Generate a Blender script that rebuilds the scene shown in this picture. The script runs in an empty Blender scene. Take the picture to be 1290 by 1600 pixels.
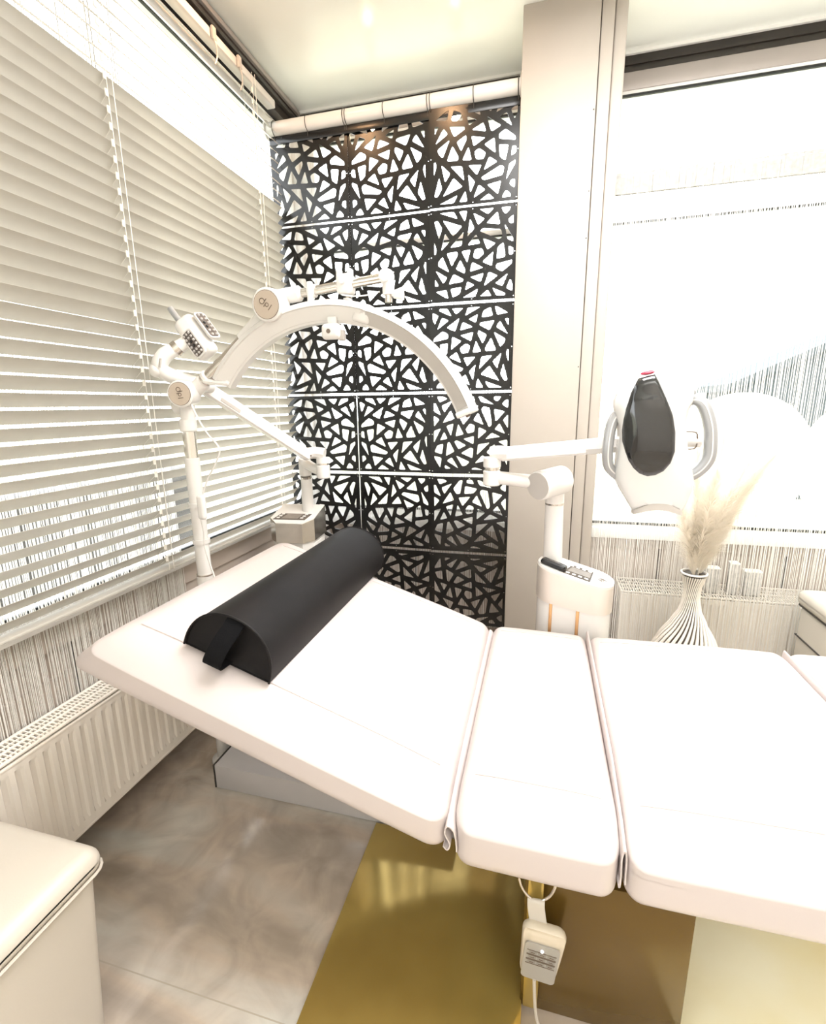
import bpy, bmesh, math, random
from mathutils import Vector, Matrix
random.seed(7)
C = bpy.context.scene.collection
S = bpy.context.scene
PI = math.pi

# ------------------------------------------------------------------ camera
cd = bpy.data.cameras.new('camera'); cam = bpy.data.objects.new('camera', cd); C.objects.link(cam)
cd.sensor_fit = 'HORIZONTAL'; cd.sensor_width = 36.0; cd.lens = 750.67/1290*36.0; cd.clip_start = 0.02
_r = Vector((0.96692669, 0.25474302, -0.01259999)); _u = Vector((-0.04357189, 0.21365697, 0.97593657)); _b = Vector((0.25130511, -0.94311012, 0.21769026))
cam.matrix_world = Matrix(((_r.x, _u.x, _b.x, 0), (_r.y, _u.y, _b.y, 0), (_r.z, _u.z, _b.z, 1.3), (0, 0, 0, 1)))
S.camera = cam
# ------------------------------------------------------------------ world, lights, exposure
S.view_settings.view_transform = 'Standard'; S.view_settings.look = 'None'
S.view_settings.exposure = 0.2; S.view_settings.gamma = 1.0; S.view_settings.use_curve_mapping = False
W = bpy.data.worlds.new('bright overcast sky'); S.world = W; W.use_nodes = True
nt = W.node_tree; bg = nt.nodes['Background']
bg.inputs[0].default_value = (0.94, 0.98, 1.0, 1); bg.inputs[1].default_value = 6.5

def area(name, loc, size, power, color, rot=(0, 0, 0), size_y=None, spread=PI):
    l = bpy.data.lights.new(name, 'AREA'); l.energy = power; l.color = color; l.size = size
    if size_y: l.shape = 'RECTANGLE'; l.size_y = size_y
    l.spread = spread
    o = bpy.data.objects.new(name, l); C.objects.link(o); o.location = loc; o.rotation_euler = rot
    return o
# unseen ceiling area lights: over the bed, and an added fill behind the viewer
area('unseen_ceiling_light', (0.45, 1.15, 2.74), 1.3, 74, (1.0, 0.975, 0.965), size_y=0.9)
area('unseen_ceiling_light', (0.6, -1.2, 2.74), 1.6, 14, (1.0, 0.97, 0.95), size_y=1.2)
def spot(name, loc, to, power, color, angle, blend=0.5, r=0.02):
    l = bpy.data.lights.new(name, 'SPOT'); l.energy = power; l.color = color; l.spot_size = angle; l.spot_blend = blend; l.shadow_soft_size = r
    o = bpy.data.objects.new(name, l); C.objects.link(o); o.location = loc
    o.rotation_euler = (Vector(to)-Vector(loc)).to_track_quat('-Z', 'Y').to_euler()
    return o

b_ = area('fill_uplight', (1.2, -1.6, 1.9), 0.5, 55, (1.0, 0.985, 0.97), rot=(PI, 0, 0))   # added unseen fill behind the viewer, aimed up to brighten the ceiling
# ------------------------------------------------------------------ materials
def mat(name, color, rough=0.5, metal=0.0, noise=0.0, nscale=8.0, bump=0.0, bscale=60.0, coat=0.0, color2=None, ior=None, trans=0.0):
    m = bpy.data.materials.new(name); m.use_nodes = True
    n = m.node_tree; b = n.nodes['Principled BSDF']
    b.inputs['Roughness'].default_value = rough; b.inputs['Metallic'].default_value = metal
    b.inputs['Coat Weight'].default_value = coat
    if ior: b.inputs['IOR'].default_value = ior
    c1 = (*color, 1)
    c2 = (*color2, 1) if color2 else tuple(max(0, v*(1-noise)) for v in color)+(1,)
    tc = n.nodes.new('ShaderNodeTexCoord')
    ns = n.nodes.new('ShaderNodeTexNoise'); ns.inputs['Scale'].default_value = nscale; ns.inputs['Detail'].default_value = 4
    n.links.new(tc.outputs['Object'], ns.inputs['Vector'])
    r = n.nodes.new('ShaderNodeValToRGB'); r.color_ramp.elements[0].color = c2; r.color_ramp.elements[1].color = c1
    r.color_ramp.elements[0].position = 0.35; r.color_ramp.elements[1].position = 0.65
    n.links.new(ns.outputs['Fac'], r.inputs['Fac']); n.links.new(r.outputs['Color'], b.inputs['Base Color'])
    if bump:
        n2 = n.nodes.new('ShaderNodeTexNoise'); n2.inputs['Scale'].default_value = bscale; n2.inputs['Detail'].default_value = 6
        n.links.new(tc.outputs['Object'], n2.inputs['Vector'])
        bp = n.nodes.new('ShaderNodeBump'); bp.inputs['Strength'].default_value = bump; bp.inputs['Distance'].default_value = 0.002
        n.links.new(n2.outputs['Fac'], bp.inputs['Height']); n.links.new(bp.outputs['Normal'], b.inputs['Normal'])
    return m
def emis(name, color, strength):
    m = mat(name, color, 0.4)
    b = m.node_tree.nodes['Principled BSDF']
    b.inputs['Emission Color'].default_value = (*color, 1); b.inputs['Emission Strength'].default_value = strength
    return m

M = {}
M['wall'] = mat('painted wall', (0.86, 0.80, 0.74), 0.6, noise=0.03, bump=0.05)
M['taupe'] = mat('taupe wall panel', (0.50, 0.43, 0.375), 0.6, noise=0.08, nscale=3)
M['column'] = mat('cream column cladding', (0.43, 0.39, 0.345), 0.45, noise=0.02)
M['ceil'] = mat('stretch ceiling', (0.92, 0.94, 0.90), 0.20, noise=0.01)
M['darkframe'] = mat('dark brown track', (0.030, 0.024, 0.020), 0.35, noise=0.2)
M['greyframe'] = mat('grey frame strip', (0.42, 0.38, 0.36), 0.4, metal=0.2, noise=0.05)
M['whiteframe'] = mat('white window frame', (0.88, 0.88, 0.86), 0.35, noise=0.02)
M['gasket'] = mat('black rubber gasket', (0.01, 0.012, 0.012), 0.5)
M['slat'] = mat('cream aluminium slat', (0.53, 0.51, 0.465), 0.42, noise=0.03, nscale=40)
M['cord'] = mat('white cord', (0.85, 0.82, 0.75), 0.7, noise=0.05)
M['tape'] = mat('gathered curtain tape', (0.42, 0.42, 0.40), 0.8, noise=0.2, nscale=60)
M['string'] = mat('white curtain string', (0.86, 0.84, 0.80), 0.6, noise=0.06, nscale=30)
M['vinyl'] = mat('off white vinyl', (0.585, 0.525, 0.51), 0.36, noise=0.015, nscale=3, bump=0.04, bscale=250)
M['cream'] = mat('cream vinyl', (0.52, 0.48, 0.42), 0.42, noise=0.03, nscale=4, bump=0.08, bscale=300)
M['black'] = mat('black leatherette', (0.010, 0.009, 0.0095), 0.52, noise=0.2, nscale=20, bump=0.10, bscale=400)
M['strap'] = mat('black webbing', (0.006, 0.006, 0.007), 0.8, bump=0.5, bscale=500)
M['acrylic'] = mat('black gloss panel', (0.004, 0.004, 0.004), 0.27, noise=0.2)
M['plastic'] = mat('white plastic', (0.72, 0.70, 0.675), 0.25, noise=0.01, coat=0.2)
M['plastic2'] = mat('light grey plastic', (0.46, 0.43, 0.40), 0.35, noise=0.02)
M['satin'] = mat('warm satin steel', (0.74, 0.68, 0.62), 0.42, metal=0.55, noise=0.03)
M['maskwhite'] = mat('pale glossy mask shell', (0.66, 0.665, 0.65), 0.16, noise=0.01, coat=0.5)
M['silver'] = mat('silver plastic', (0.34, 0.345, 0.35), 0.3, metal=0.2, noise=0.03)
M['chrome'] = mat('brushed steel', (0.66, 0.62, 0.57), 0.22, metal=0.95, noise=0.06, nscale=40)
M['beige'] = mat('beige cap', (0.50, 0.42, 0.34), 0.4, noise=0.03)
M['ink'] = mat('dark print', (0.16, 0.12, 0.09), 0.5)
M['gloss'] = mat('black glass', (0.013, 0.014, 0.015), 0.10, coat=0.6)
M['screen'] = mat('grey screen glass', (0.24, 0.21, 0.18), 0.5, noise=0.2, nscale=30)
M['panelgrey'] = mat('panel print grey', (0.11, 0.09, 0.075), 0.7, noise=0.1)
M['ledblack'] = mat('dark led plate', (0.13, 0.11, 0.10), 0.25, noise=0.3, nscale=80)
M['lens'] = mat('clear lens', (0.55, 0.52, 0.50), 0.08, noise=0.3, nscale=200)
M['red'] = mat('dark red badge', (0.30, 0.02, 0.05), 0.3)
M['rad'] = mat('white enamel', (0.86, 0.80, 0.72), 0.28, noise=0.02)
M['inside'] = mat('dark radiator inside', (0.10, 0.09, 0.08), 0.6)
M['bronze'] = mat('copper stripe', (0.62, 0.36, 0.17), 0.25, metal=0.6, noise=0.1, nscale=20)
M['goldbox'] = mat('gold bronze gloss', (0.13, 0.078, 0.015), 0.22, metal=0.3, color2=(0.11, 0.065, 0.013), nscale=3, bump=0.02, bscale=8)
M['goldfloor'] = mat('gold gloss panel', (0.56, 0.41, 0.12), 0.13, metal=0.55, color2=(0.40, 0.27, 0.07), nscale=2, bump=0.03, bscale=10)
M['goldlit'] = mat('gold gloss panel with painted glare', (0.95, 0.90, 0.68), 0.25, metal=0.1, color2=(0.90, 0.80, 0.48), nscale=3, bump=0.05, bscale=6)  # gold floor in a paler colour that stands in for bright light on it
M['plinth'] = mat('pale grey lacquer', (0.55, 0.53, 0.53), 0.3, noise=0.02)
M['vaserib'] = mat('white vase rib', (0.80, 0.75, 0.68), 0.5, noise=0.08, nscale=30)
M['vasecore'] = mat('dark brown vase core', (0.05, 0.035, 0.025), 0.5)
M['pampas'] = mat('cream pampas', (0.95, 0.90, 0.83), 0.9, color2=(0.91, 0.85, 0.76), nscale=25)
M['carton'] = mat('pale printed carton', (0.62, 0.60, 0.58), 0.5, noise=0.3, nscale=60)
M['outgrey'] = mat('grey rendered wall outside', (0.045, 0.042, 0.040), 0.8, noise=0.15, nscale=1.5)
M['outblue'] = mat('blue grey cladding outside', (0.05, 0.066, 0.07), 0.8, noise=0.2, nscale=1)
M['outground'] = mat('pale lawn outside', (0.36, 0.355, 0.25), 0.9, noise=0.1, nscale=2)
M['frost'] = mat('frosted white film', (0.93, 0.93, 0.88), 0.6, noise=0.01)
M['darkseam'] = mat('dark seam', (0.05, 0.045, 0.04), 0.6)
# thin window glass
g = bpy.data.materials.new('window glass'); g.use_nodes = True; n = g.node_tree; n.nodes.remove(n.nodes['Principled BSDF'])
tr = n.nodes.new('ShaderNodeBsdfTransparent'); gl = n.nodes.new('ShaderNodeBsdfGlossy'); gl.inputs['Roughness'].default_value = 0.02
fr = n.nodes.new('ShaderNodeLayerWeight'); fr.inputs['Blend'].default_value = 0.08; mx = n.nodes.new('ShaderNodeMixShader')
n.links.new(fr.outputs['Facing'], mx.inputs[0]); n.links.new(tr.outputs[0], mx.inputs[1]); n.links.new(gl.outputs[0], mx.inputs[2])
n.links.new(mx.outputs[0], n.nodes['Material Output'].inputs['Surface']); M['glass'] = g
# slats let some daylight through
b = M['slat'].node_tree.nodes['Principled BSDF']; n = M['slat'].node_tree
tl = n.nodes.new('ShaderNodeBsdfTranslucent'); tl.inputs['Color'].default_value = (0.86, 0.80, 0.68, 1)
mx = n.nodes.new('ShaderNodeMixShader'); mx.inputs[0].default_value = 0.20
n.links.new(b.outputs[0], mx.inputs[1]); n.links.new(tl.outputs[0], mx.inputs[2]); n.links.new(mx.outputs[0], n.nodes['Material Output'].inputs['Surface'])
for key in ('pampas',):
    n = M[key].node_tree; b = n.nodes['Principled BSDF']
    tl = n.nodes.new('ShaderNodeBsdfTranslucent'); tl.inputs['Color'].default_value = (0.98, 0.95, 0.89, 1)
    mx = n.nodes.new('ShaderNodeMixShader'); mx.inputs[0].default_value = 0.55
    n.links.new(b.outputs[0], mx.inputs[1]); n.links.new(tl.outputs[0], mx.inputs[2]); n.links.new(mx.outputs[0], n.nodes['Material Output'].inputs['Surface'])
for key in ('frost',):
    n = M[key].node_tree; b = n.nodes['Principled BSDF']
    tl = n.nodes.new('ShaderNodeBsdfTranslucent'); tl.inputs['Color'].default_value = (0.95, 0.95, 0.88, 1)
    mx = n.nodes.new('ShaderNodeMixShader'); mx.inputs[0].default_value = 0.7
    n.links.new(b.outputs[0], mx.inputs[1]); n.links.new(tl.outputs[0], mx.inputs[2]); n.links.new(mx.outputs[0], n.nodes['Material Output'].inputs['Surface'])
# floor: large glossy stone tiles, veined, with pale joints
def floor_mat():
    m = bpy.data.materials.new('polished stone tile'); m.use_nodes = True; n = m.node_tree; b = n.nodes['Principled BSDF']
    L = n.links.new
    tc = n.nodes.new('ShaderNodeTexCoord'); mp = n.nodes.new('ShaderNodeMapping'); mp.inputs['Rotation'].default_value = (0, 0, 0.75); mp.inputs['Scale'].default_value = (0.8, 2.6, 1)
    L(tc.outputs['Object'], mp.inputs['Vector'])
    n1 = n.nodes.new('ShaderNodeTexNoise'); n1.inputs['Scale'].default_value = 1.7; n1.inputs['Detail'].default_value = 8; n1.inputs['Distortion'].default_value = 0.6
    L(mp.outputs[0], n1.inputs['Vector'])
    r = n.nodes.new('ShaderNodeValToRGB'); e = r.color_ramp.elements
    e[0].position = 0.32; e[0].color = (0.33, 0.28, 0.235, 1); e[1].position = 0.72; e[1].color = (0.55, 0.54, 0.49, 1)
    k = r.color_ramp.elements.new(0.5); k.color = (0.49, 0.405, 0.325, 1)
    L(n1.outputs['Fac'], r.inputs['Fac'])
    n3 = n.nodes.new('ShaderNodeTexNoise'); n3.inputs['Scale'].default_value = 7; n3.inputs['Detail'].default_value = 10; n3.inputs['Distortion'].default_value = 1.5
    L(tc.outputs['Object'], n3.inputs['Vector'])
    mxa = n.nodes.new('ShaderNodeMixRGB'); mxa.blend_type = 'OVERLAY'; mxa.inputs[0].default_value = 0.45
    L(r.outputs['Color'], mxa.inputs[1]); L(n3.outputs['Fac'], mxa.inputs[2])
    bk = n.nodes.new('ShaderNodeTexBrick'); bk.offset = 0.5
    bk.inputs['Color1'].default_value = (0, 0, 0, 1); bk.inputs['Color2'].default_value = (0, 0, 0, 1); bk.inputs['Mortar'].default_value = (1, 1, 1, 1)
    bk.inputs['Scale'].default_value = 1.0; bk.inputs['Mortar Size'].default_value = 0.0016; bk.inputs['Brick Width'].default_value = 2.72; bk.inputs['Row Height'].default_value = 0.68
    mp2 = n.nodes.new('ShaderNodeMapping'); mp2.inputs['Location'].default_value = (0.0, 0.01, 0)
    L(tc.outputs['Object'], mp2.inputs['Vector']); L(mp2.outputs[0], bk.inputs['Vector'])
    mx = n.nodes.new('ShaderNodeMixRGB'); mx.inputs[2].default_value = (0.42, 0.37, 0.30, 1)
    L(bk.outputs['Color'], mx.inputs[0]); L(mxa.outputs[0], mx.inputs[1]); L(mx.outputs[0], b.inputs['Base Color'])
    b.inputs['Roughness'].default_value = 0.13; b.inputs['Specular IOR Level'].default_value = 0.55
    return m
M['floor'] = floor_mat()
M['black'].node_tree.nodes['Principled BSDF'].inputs['Specular IOR Level'].default_value = 0.16
M['strap'].node_tree.nodes['Principled BSDF'].inputs['Specular IOR Level'].default_value = 0.1

# ------------------------------------------------------------------ mesh helpers
def obj(name, bm, m, parent=None, smooth=35, kind=None, label=None):
    me = bpy.data.meshes.new(name)
    bmesh.ops.recalc_face_normals(bm, faces=bm.faces)
    bm.to_mesh(me); bm.free()
    ms = m if isinstance(m, (list, tuple)) else [m]
    for k in ms: me.materials.append(M[k] if isinstance(k, str) else k)
    if smooth:
        me.shade_smooth(); me.set_sharp_from_angle(angle=math.radians(smooth))
    o = bpy.data.objects.new(name, me); C.objects.link(o)
    if parent:
        o.parent = parent; o.matrix_parent_inverse = parent_matrix(parent).inverted()
    if kind: o['kind'] = kind
    if label: o['label'] = label
    return o
def parent_matrix(p):
    m = Matrix.LocRotScale(p.location, p.rotation_euler, p.scale)
    return parent_matrix(p.parent) @ p.matrix_parent_inverse @ m if p.parent else m
def thing(name, label, cat, loc=(0, 0, 0), group=None):
    o = bpy.data.objects.new(name, None); C.objects.link(o); o.location = loc; o.empty_display_size = 0.05
    o['label'] = label; o['category'] = cat
    if group: o['group'] = group
    return o
def tag(o, label, cat, group=None, kind=None):
    o['label'] = label; o['category'] = cat
    if group: o['group'] = group
    if kind: o['kind'] = kind
    return o
def struct(name, bm, m, parent=None, smooth=35):
    o = obj(name, bm, m, parent, smooth)
    if not parent: o['kind'] = 'structure'
    return o
def nb(): return bmesh.new()
def box(bm, x0, x1, y0, y1, z0, z1, bev=0.0, seg=2, mx=None, mi=0):
    r = bmesh.ops.create_cube(bm, size=1.0); vs = r['verts']
    for v in vs: v.co = Vector(((x0+x1)/2+v.co.x*(x1-x0), (y0+y1)/2+v.co.y*(y1-y0), (z0+z1)/2+v.co.z*(z1-z0)))
    fs = set(f for v in vs for f in v.link_faces)
    if bev:
        es = list(set(e for v in vs for e in v.link_edges))
        r2 = bmesh.ops.bevel(bm, geom=es, offset=bev, segments=seg, affect='EDGES', profile=0.5)
        fs = set(r2['faces']) | set(f for f in fs if f.is_valid)
        vs = list(set(v for f in fs for v in f.verts))
        fs = set(f for v in vs for f in v.link_faces); vs = list(set(v for f in fs for v in f.verts))
    for f in fs:
        if f.is_valid: f.material_index = mi
    if mx is not None: bmesh.ops.transform(bm, matrix=mx, verts=vs)
    return vs
def ring_loft(bm, rings, cap=True, closed=False, mi=0):
    vr = [[bm.verts.new(p) for p in r] for r in rings]
    n = len(vr[0]); m = len(vr)
    for i in range(m if closed else m-1):
        a, b = vr[i], vr[(i+1) % m]
        for j in range(n):
            f = bm.faces.new((a[j], a[(j+1) % n], b[(j+1) % n], b[j])); f.material_index = mi
    if cap and not closed:
        f = bm.faces.new(vr[0][::-1]); f.material_index = mi
        f = bm.faces.new(vr[-1]); f.material_index = mi
    return vr
def frame_for(t, up=Vector((0, 0, 1))):
    t = t.normalized()
    if abs(t.dot(up)) > 0.97: up = Vector((0, 1, 0))
    a = t.cross(up).normalized(); b = a.cross(t).normalized()
    return a, b
def tube(bm, p0, p1, r0, r1=None, seg=16, mi=0, chamfer=0.0):
    p0 = Vector(p0); p1 = Vector(p1); r1 = r0 if r1 is None else r1
    a, b = frame_for(p1-p0); d = (p1-p0).normalized()
    st = [(p0, r0), (p1, r1)]
    if chamfer: st = [(p0, r0-chamfer), (p0+d*chamfer, r0), (p1-d*chamfer, r1), (p1, r1-chamfer)]
    ring_loft(bm, [[c+a*math.cos(2*PI*k/seg)*r+b*math.sin(2*PI*k/seg)*r for k in range(seg)] for c, r in st], mi=mi)
def path(bm, pts, r, seg=10, mi=0, sub=6, closed=False, flat=None, up=None, side=None):
    """smooth tube through points; r float or list; flat=(w,h) makes a rounded-rectangle section"""
    P = [Vector(p) for p in pts]; n = len(P); out = []; rr = []
    R = r if isinstance(r, (list, tuple)) else [r]*n
    rng = range(n if closed else n-1)
    for i in rng:
        if closed: a, b, c, d = P[(i-1) % n], P[i], P[(i+1) % n], P[(i+2) % n]
        else: a, b, c, d = P[max(0, i-1)], P[i], P[i+1], P[min(n-1, i+2)]
        for k in range(sub):
            t = k/sub
            out.append(0.5*((2*b)+(-a+c)*t+(2*a-5*b+4*c-d)*t*t+(-a+3*b-3*c+d)*t**3)); rr.append(R[i]*(1-t)+R[(i+1) % n]*t)
    if not closed: out.append(P[-1]); rr.append(R[-1])
    rings = []; m = len(out); prev = None
    for i in range(m):
        t = (out[(i+1) % m]-out[i-1]) if closed else (out[min(m-1, i+1)]-out[max(0, i-1)])
        t.normalize()
        if side is not None:
            a = Vector(side); a = (a-t*a.dot(t)).normalized()
        elif up is not None:
            a = t.cross(Vector(up)).normalized()
        elif prev is None: a, _ = frame_for(t)
        else: a = (prev-t*prev.dot(t)).normalized()
        prev = a; b = a.cross(t)
        if flat:
            w, h = flat; c = min(w, h)*0.35; s = rr[i]
            sec = [(w-c, h), (w, h-c), (w, -h+c), (w-c, -h), (-w+c, -h), (-w, -h+c), (-w, h-c), (-w+c, h)]
            rings.append([out[i]+a*x*s+b*y*s for x, y in sec])
        else: rings.append([out[i]+a*math.cos(2*PI*k/seg)*rr[i]+b*math.sin(2*PI*k/seg)*rr[i] for k in range(seg)])
    ring_loft(bm, rings, closed=closed, mi=mi)
def ball(bm, c, r, u=16, v=10, sc=(1, 1, 1), mi=0):
    q = bmesh.ops.create_uvsphere(bm, u_segments=u, v_segments=v, radius=r)
    for w in q['verts']: w.co = Vector((c[0]+w.co.x*sc[0], c[1]+w.co.y*sc[1], c[2]+w.co.z*sc[2]))
    for f in set(f for w in q['verts'] for f in w.link_faces): f.material_index = mi
def prism(bm, pts, h, mx=None, mi=0, z0=0.0):
    """closed polygon in xy, extruded from z0 up by h"""
    lo = [bm.verts.new((x, y, z0)) for x, y in pts]; hi = [bm.verts.new((x, y, z0+h)) for x, y in pts]
    n = len(pts); fs = [bm.faces.new(lo[::-1]), bm.faces.new(hi)]
    for i in range(n): fs.append(bm.faces.new((lo[i], lo[(i+1) % n], hi[(i+1) % n], hi[i])))
    for f in fs: f.material_index = mi
    if mx is not None: bmesh.ops.transform(bm, matrix=mx, verts=lo+hi)
def rrect(w, d, r, n=6):
    pts = []
    for cx, cy, a0 in ((w/2-r, d/2-r, 0), (-w/2+r, d/2-r, PI/2), (-w/2+r, -d/2+r, PI), (w/2-r, -d/2+r, 1.5*PI)):
        for k in range(n+1):
            a = a0+PI/2*k/n; pts.append((cx+r*math.cos(a), cy+r*math.sin(a)))
    return pts
def rbox(bm, sx, sy, sz, r, n=10, func=None, mx=None):
    """puffy rounded box centred at the origin; grid is denser at the rims"""
    h = Vector((sx/2, sy/2, sz/2))
    def coord(i, hh):
        rr = min(r, hh*0.999); k = 4
        ts = [-hh+rr*(1-math.cos(PI/2*j/k)) if False else -hh+rr*j/k for j in range(k+1)]
        mid = [-hh+rr+(2*hh-2*rr)*j/n for j in range(1, n)]
        return ts+mid+[-v for v in ts[::-1]]
    xs, ys, zs = coord(0, h.x), coord(1, h.y), coord(2, h.z)
    vd = {}
    def V(p):
        key = (round(p[0], 6), round(p[1], 6), round(p[2], 6))
        if key not in vd:
            q = Vector(p); c = Vector([max(-h[i]+min(r, h[i]*0.999), min(h[i]-min(r, h[i]*0.999), q[i])) for i in range(3)])
            d = q-c; mxd = max(abs(d.x), abs(d.y), abs(d.z))
            if mxd > 1e-9: q = c+d.normalized()*mxd
            if func: q = func(q, h)
            vd[key] = bm.verts.new(q)
        return vd[key]
    def face(A, B, mk):
        for i in range(len(A)-1):
            for j in range(len(B)-1):
                vs = [V(mk(A[i], B[j])), V(mk(A[i+1], B[j])), V(mk(A[i+1], B[j+1])), V(mk(A[i], B[j+1]))]
                if len(set(vs)) == 4: bm.faces.new(vs)
    face(xs, ys, lambda a, b: (a, b, h.z)); face(xs, ys, lambda a, b: (a, b, -h.z))
    face(xs, zs, lambda a, b: (a, h.y, b)); face(xs, zs, lambda a, b: (a, -h.y, b))
    face(ys, zs, lambda a, b: (h.x, a, b)); face(ys, zs, lambda a, b: (-h.x, a, b))
    if mx is not None: bmesh.ops.transform(bm, matrix=mx, verts=list(vd.values()))
def lathe(bm, prof, c=(0, 0, 0), seg=28, mx=None, mi=0):
    rings = [[Vector((c[0]+r*math.cos(2*PI*k/seg), c[1]+r*math.sin(2*PI*k/seg), c[2]+z)) for k in range(seg)] for r, z in prof]
    if mx is not None: rings = [[mx @ p for p in q] for q in rings]
    ring_loft(bm, rings, mi=mi)

# ------------------------------------------------------------------ the room
CEIL = 2.785
b = nb(); box(b, -1.45, 3.4, -3.2, 2.9, -0.12, 0.0); struct('floor', b, 'floor', smooth=0)
b = nb(); box(b, -1.45, 3.4, -3.2, 2.9, CEIL, CEIL+0.1); struct('ceiling', b, 'ceil', smooth=0)
b = nb(); box(b, 3.2, 3.4, -3.2, 2.9, 0, CEIL); struct('wall_right', b, 'wall', smooth=0)
b = nb(); box(b, -1.45, 3.2, -3.2, -3.0, 0, CEIL); struct('wall_back', b, 'wall', smooth=0)
# left wall under the long window
b = nb(); box(b, -1.45, -1.335, -3.0, 2.9, 0, 0.70)
box(b, -1.335, -1.3215, -3.0, 2.645, 0.02, 0.545)          # recessed panel face
box(b, -1.335, -1.3185, -3.0, 2.645, 0.63, 0.70, 0.001)    # rail under the sill
box(b, -1.3205, -1.3185, 0.995, 1.003, 0.02, 0.63, mi=1)  # dark joint
box(b, -1.3205, -1.3185, 1.045, 1.049, 0.02, 0.63, mi=1)
struct('wall_left', b, ['taupe', 'darkseam'], smooth=0)
# far wall under the windows
b = nb(); box(b, -1.335, 3.2, 2.66, 2.9, 0, 0.60); box(b, -1.335, 3.2, 2.645, 2.66, 0.55, 0.60, 0.002)
for x in (0.62, 1.19, -0.7): box(b, x, x+0.012, 2.657, 2.661, 0.02, 0.55, mi=1)
struct('wall_far', b, ['taupe', 'darkseam'], smooth=0)

def window(name, axis, pos, a0, a1, z0, z1, mull, transom=None):
    """frame bars, gasket and panes along one wall; axis 'x' = pane plane at x=pos running along y"""
    def bx(bm, u0, u1, w0, w1, za, zb, **k):
        if axis == 'x': box(bm, pos-w1, pos-w0, u0, u1, za, zb, **k)
        else: box(bm, u0, u1, pos+w0, pos+w1, za, zb, **k)
    fr = nb()
    bx(fr, a0, a1, 0.0, 0.07, z0, z0+0.055, bev=0.004)
    bx(fr, a0, a1, 0.0, 0.07, z1-0.05, z1, bev=0.004)
    for m0, m1 in mull: bx(fr, m0, m1, 0.0, 0.07, z0+0.05, z1-0.045, bev=0.004)
    if transom: bx(fr, a0, a1, 0.005, 0.065, transom-0.014, transom+0.014, bev=0.004)
    f = struct(name, fr, 'whiteframe')
    gk = nb(); bx(gk, a0, a1, -0.002, 0.01, z0+0.055, z0+0.068)
    bx(gk, a0, a1, -0.001, 0.01, z1-0.060, z1-0.05)
    if transom: bx(gk, a0, a1, -0.001, 0.01, transom-0.022, transom-0.014)
    obj('gasket', gk, 'gasket', f, smooth=0)
    gl = nb(); bx(gl, a0, a1, 0.03, 0.036, z0+0.05, z1-0.045); obj('pane', gl, 'glass', f, smooth=0)
    return f
window('window_1', 'x', -1.325, -3.0, 2.60, 0.70, 2.66, [(-3.0, -2.94), (-1.2, -1.14), (2.54, 2.60)])
window('window_2', 'y', 2.645, -1.30, -0.10, 0.65, 2.68, [(-1.30, -1.22), (-0.16, -0.10)], 2.13)
window('window_3', 'y', 2.645, 0.20, 3.2, 0.62, 2.68, [(0.20, 0.26), (1.9, 1.96), (3.14, 3.2)], 2.13)
# corner posts
b = nb(); box(b, -1.42, -1.30, 2.60, 2.74, 0, CEIL, 0.004); box(b, -1.30, -1.24, 2.64, 2.70, 0.02, 2.66, 0.004); struct('trim_1', b, 'whiteframe')
# dark head tracks between windows and ceiling, with lighter strips
b = nb(); box(b, -1.42, -1.285, -3.0, 2.645, 2.67, CEIL, mi=0); box(b, -1.30, -1.272, -3.0, 2.62, 2.755, 2.775, 0.002, mi=1)
box(b, -1.29, -1.262, -3.0, 2.60, 2.705, 2.72, 0.002, mi=0)
struct('trim_2', b, ['darkframe', 'greyframe'])
b = nb(); box(b, -1.29, 3.2, 2.640, 2.72, 2.643, 2.712, 0.002, mi=1); box(b, -1.29, 3.2, 2.640, 2.72, 2.712, CEIL-0.012, mi=0)
box(b, -1.29, 3.2, 2.632, 2.66, 2.735, 2.742, mi=0)
box(b, -1.29, 3.2, 2.628, 2.72, CEIL-0.012, CEIL, mi=2)
struct('trim_3', b, ['darkframe', 'greyframe', 'whiteframe'])
# window ledge
b = nb(); box(b, -1.335, -1.305, -3.0, 2.60, 0.702, 0.716, 0.003); struct('trim_4', b, 'whiteframe')
b = nb(); box(b, -1.24, 3.2, 2.612, 2.66, 0.605, 0.66, 0.004); struct('trim_5', b, 'whiteframe')
# clad column between screen and right window
b = nb(); box(b, -0.137, 0.147, 2.25, 2.645, 0, CEIL, 0.004); box(b, 0.150, 0.196, 2.256, 2.645, 0, CEIL, 0.004); box(b, 0.198, 0.243, 2.268, 2.645, 0, CEIL, 0.008, seg=3)
for z in (0.95, 1.45, 1.95, 2.12, 2.4):
    tube(b, (0.140, 2.2505, z), (0.140, 2.2485, z), 0.0025, seg=8, mi=1)
struct('wall_column', b, ['column', 'darkseam'])

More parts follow.
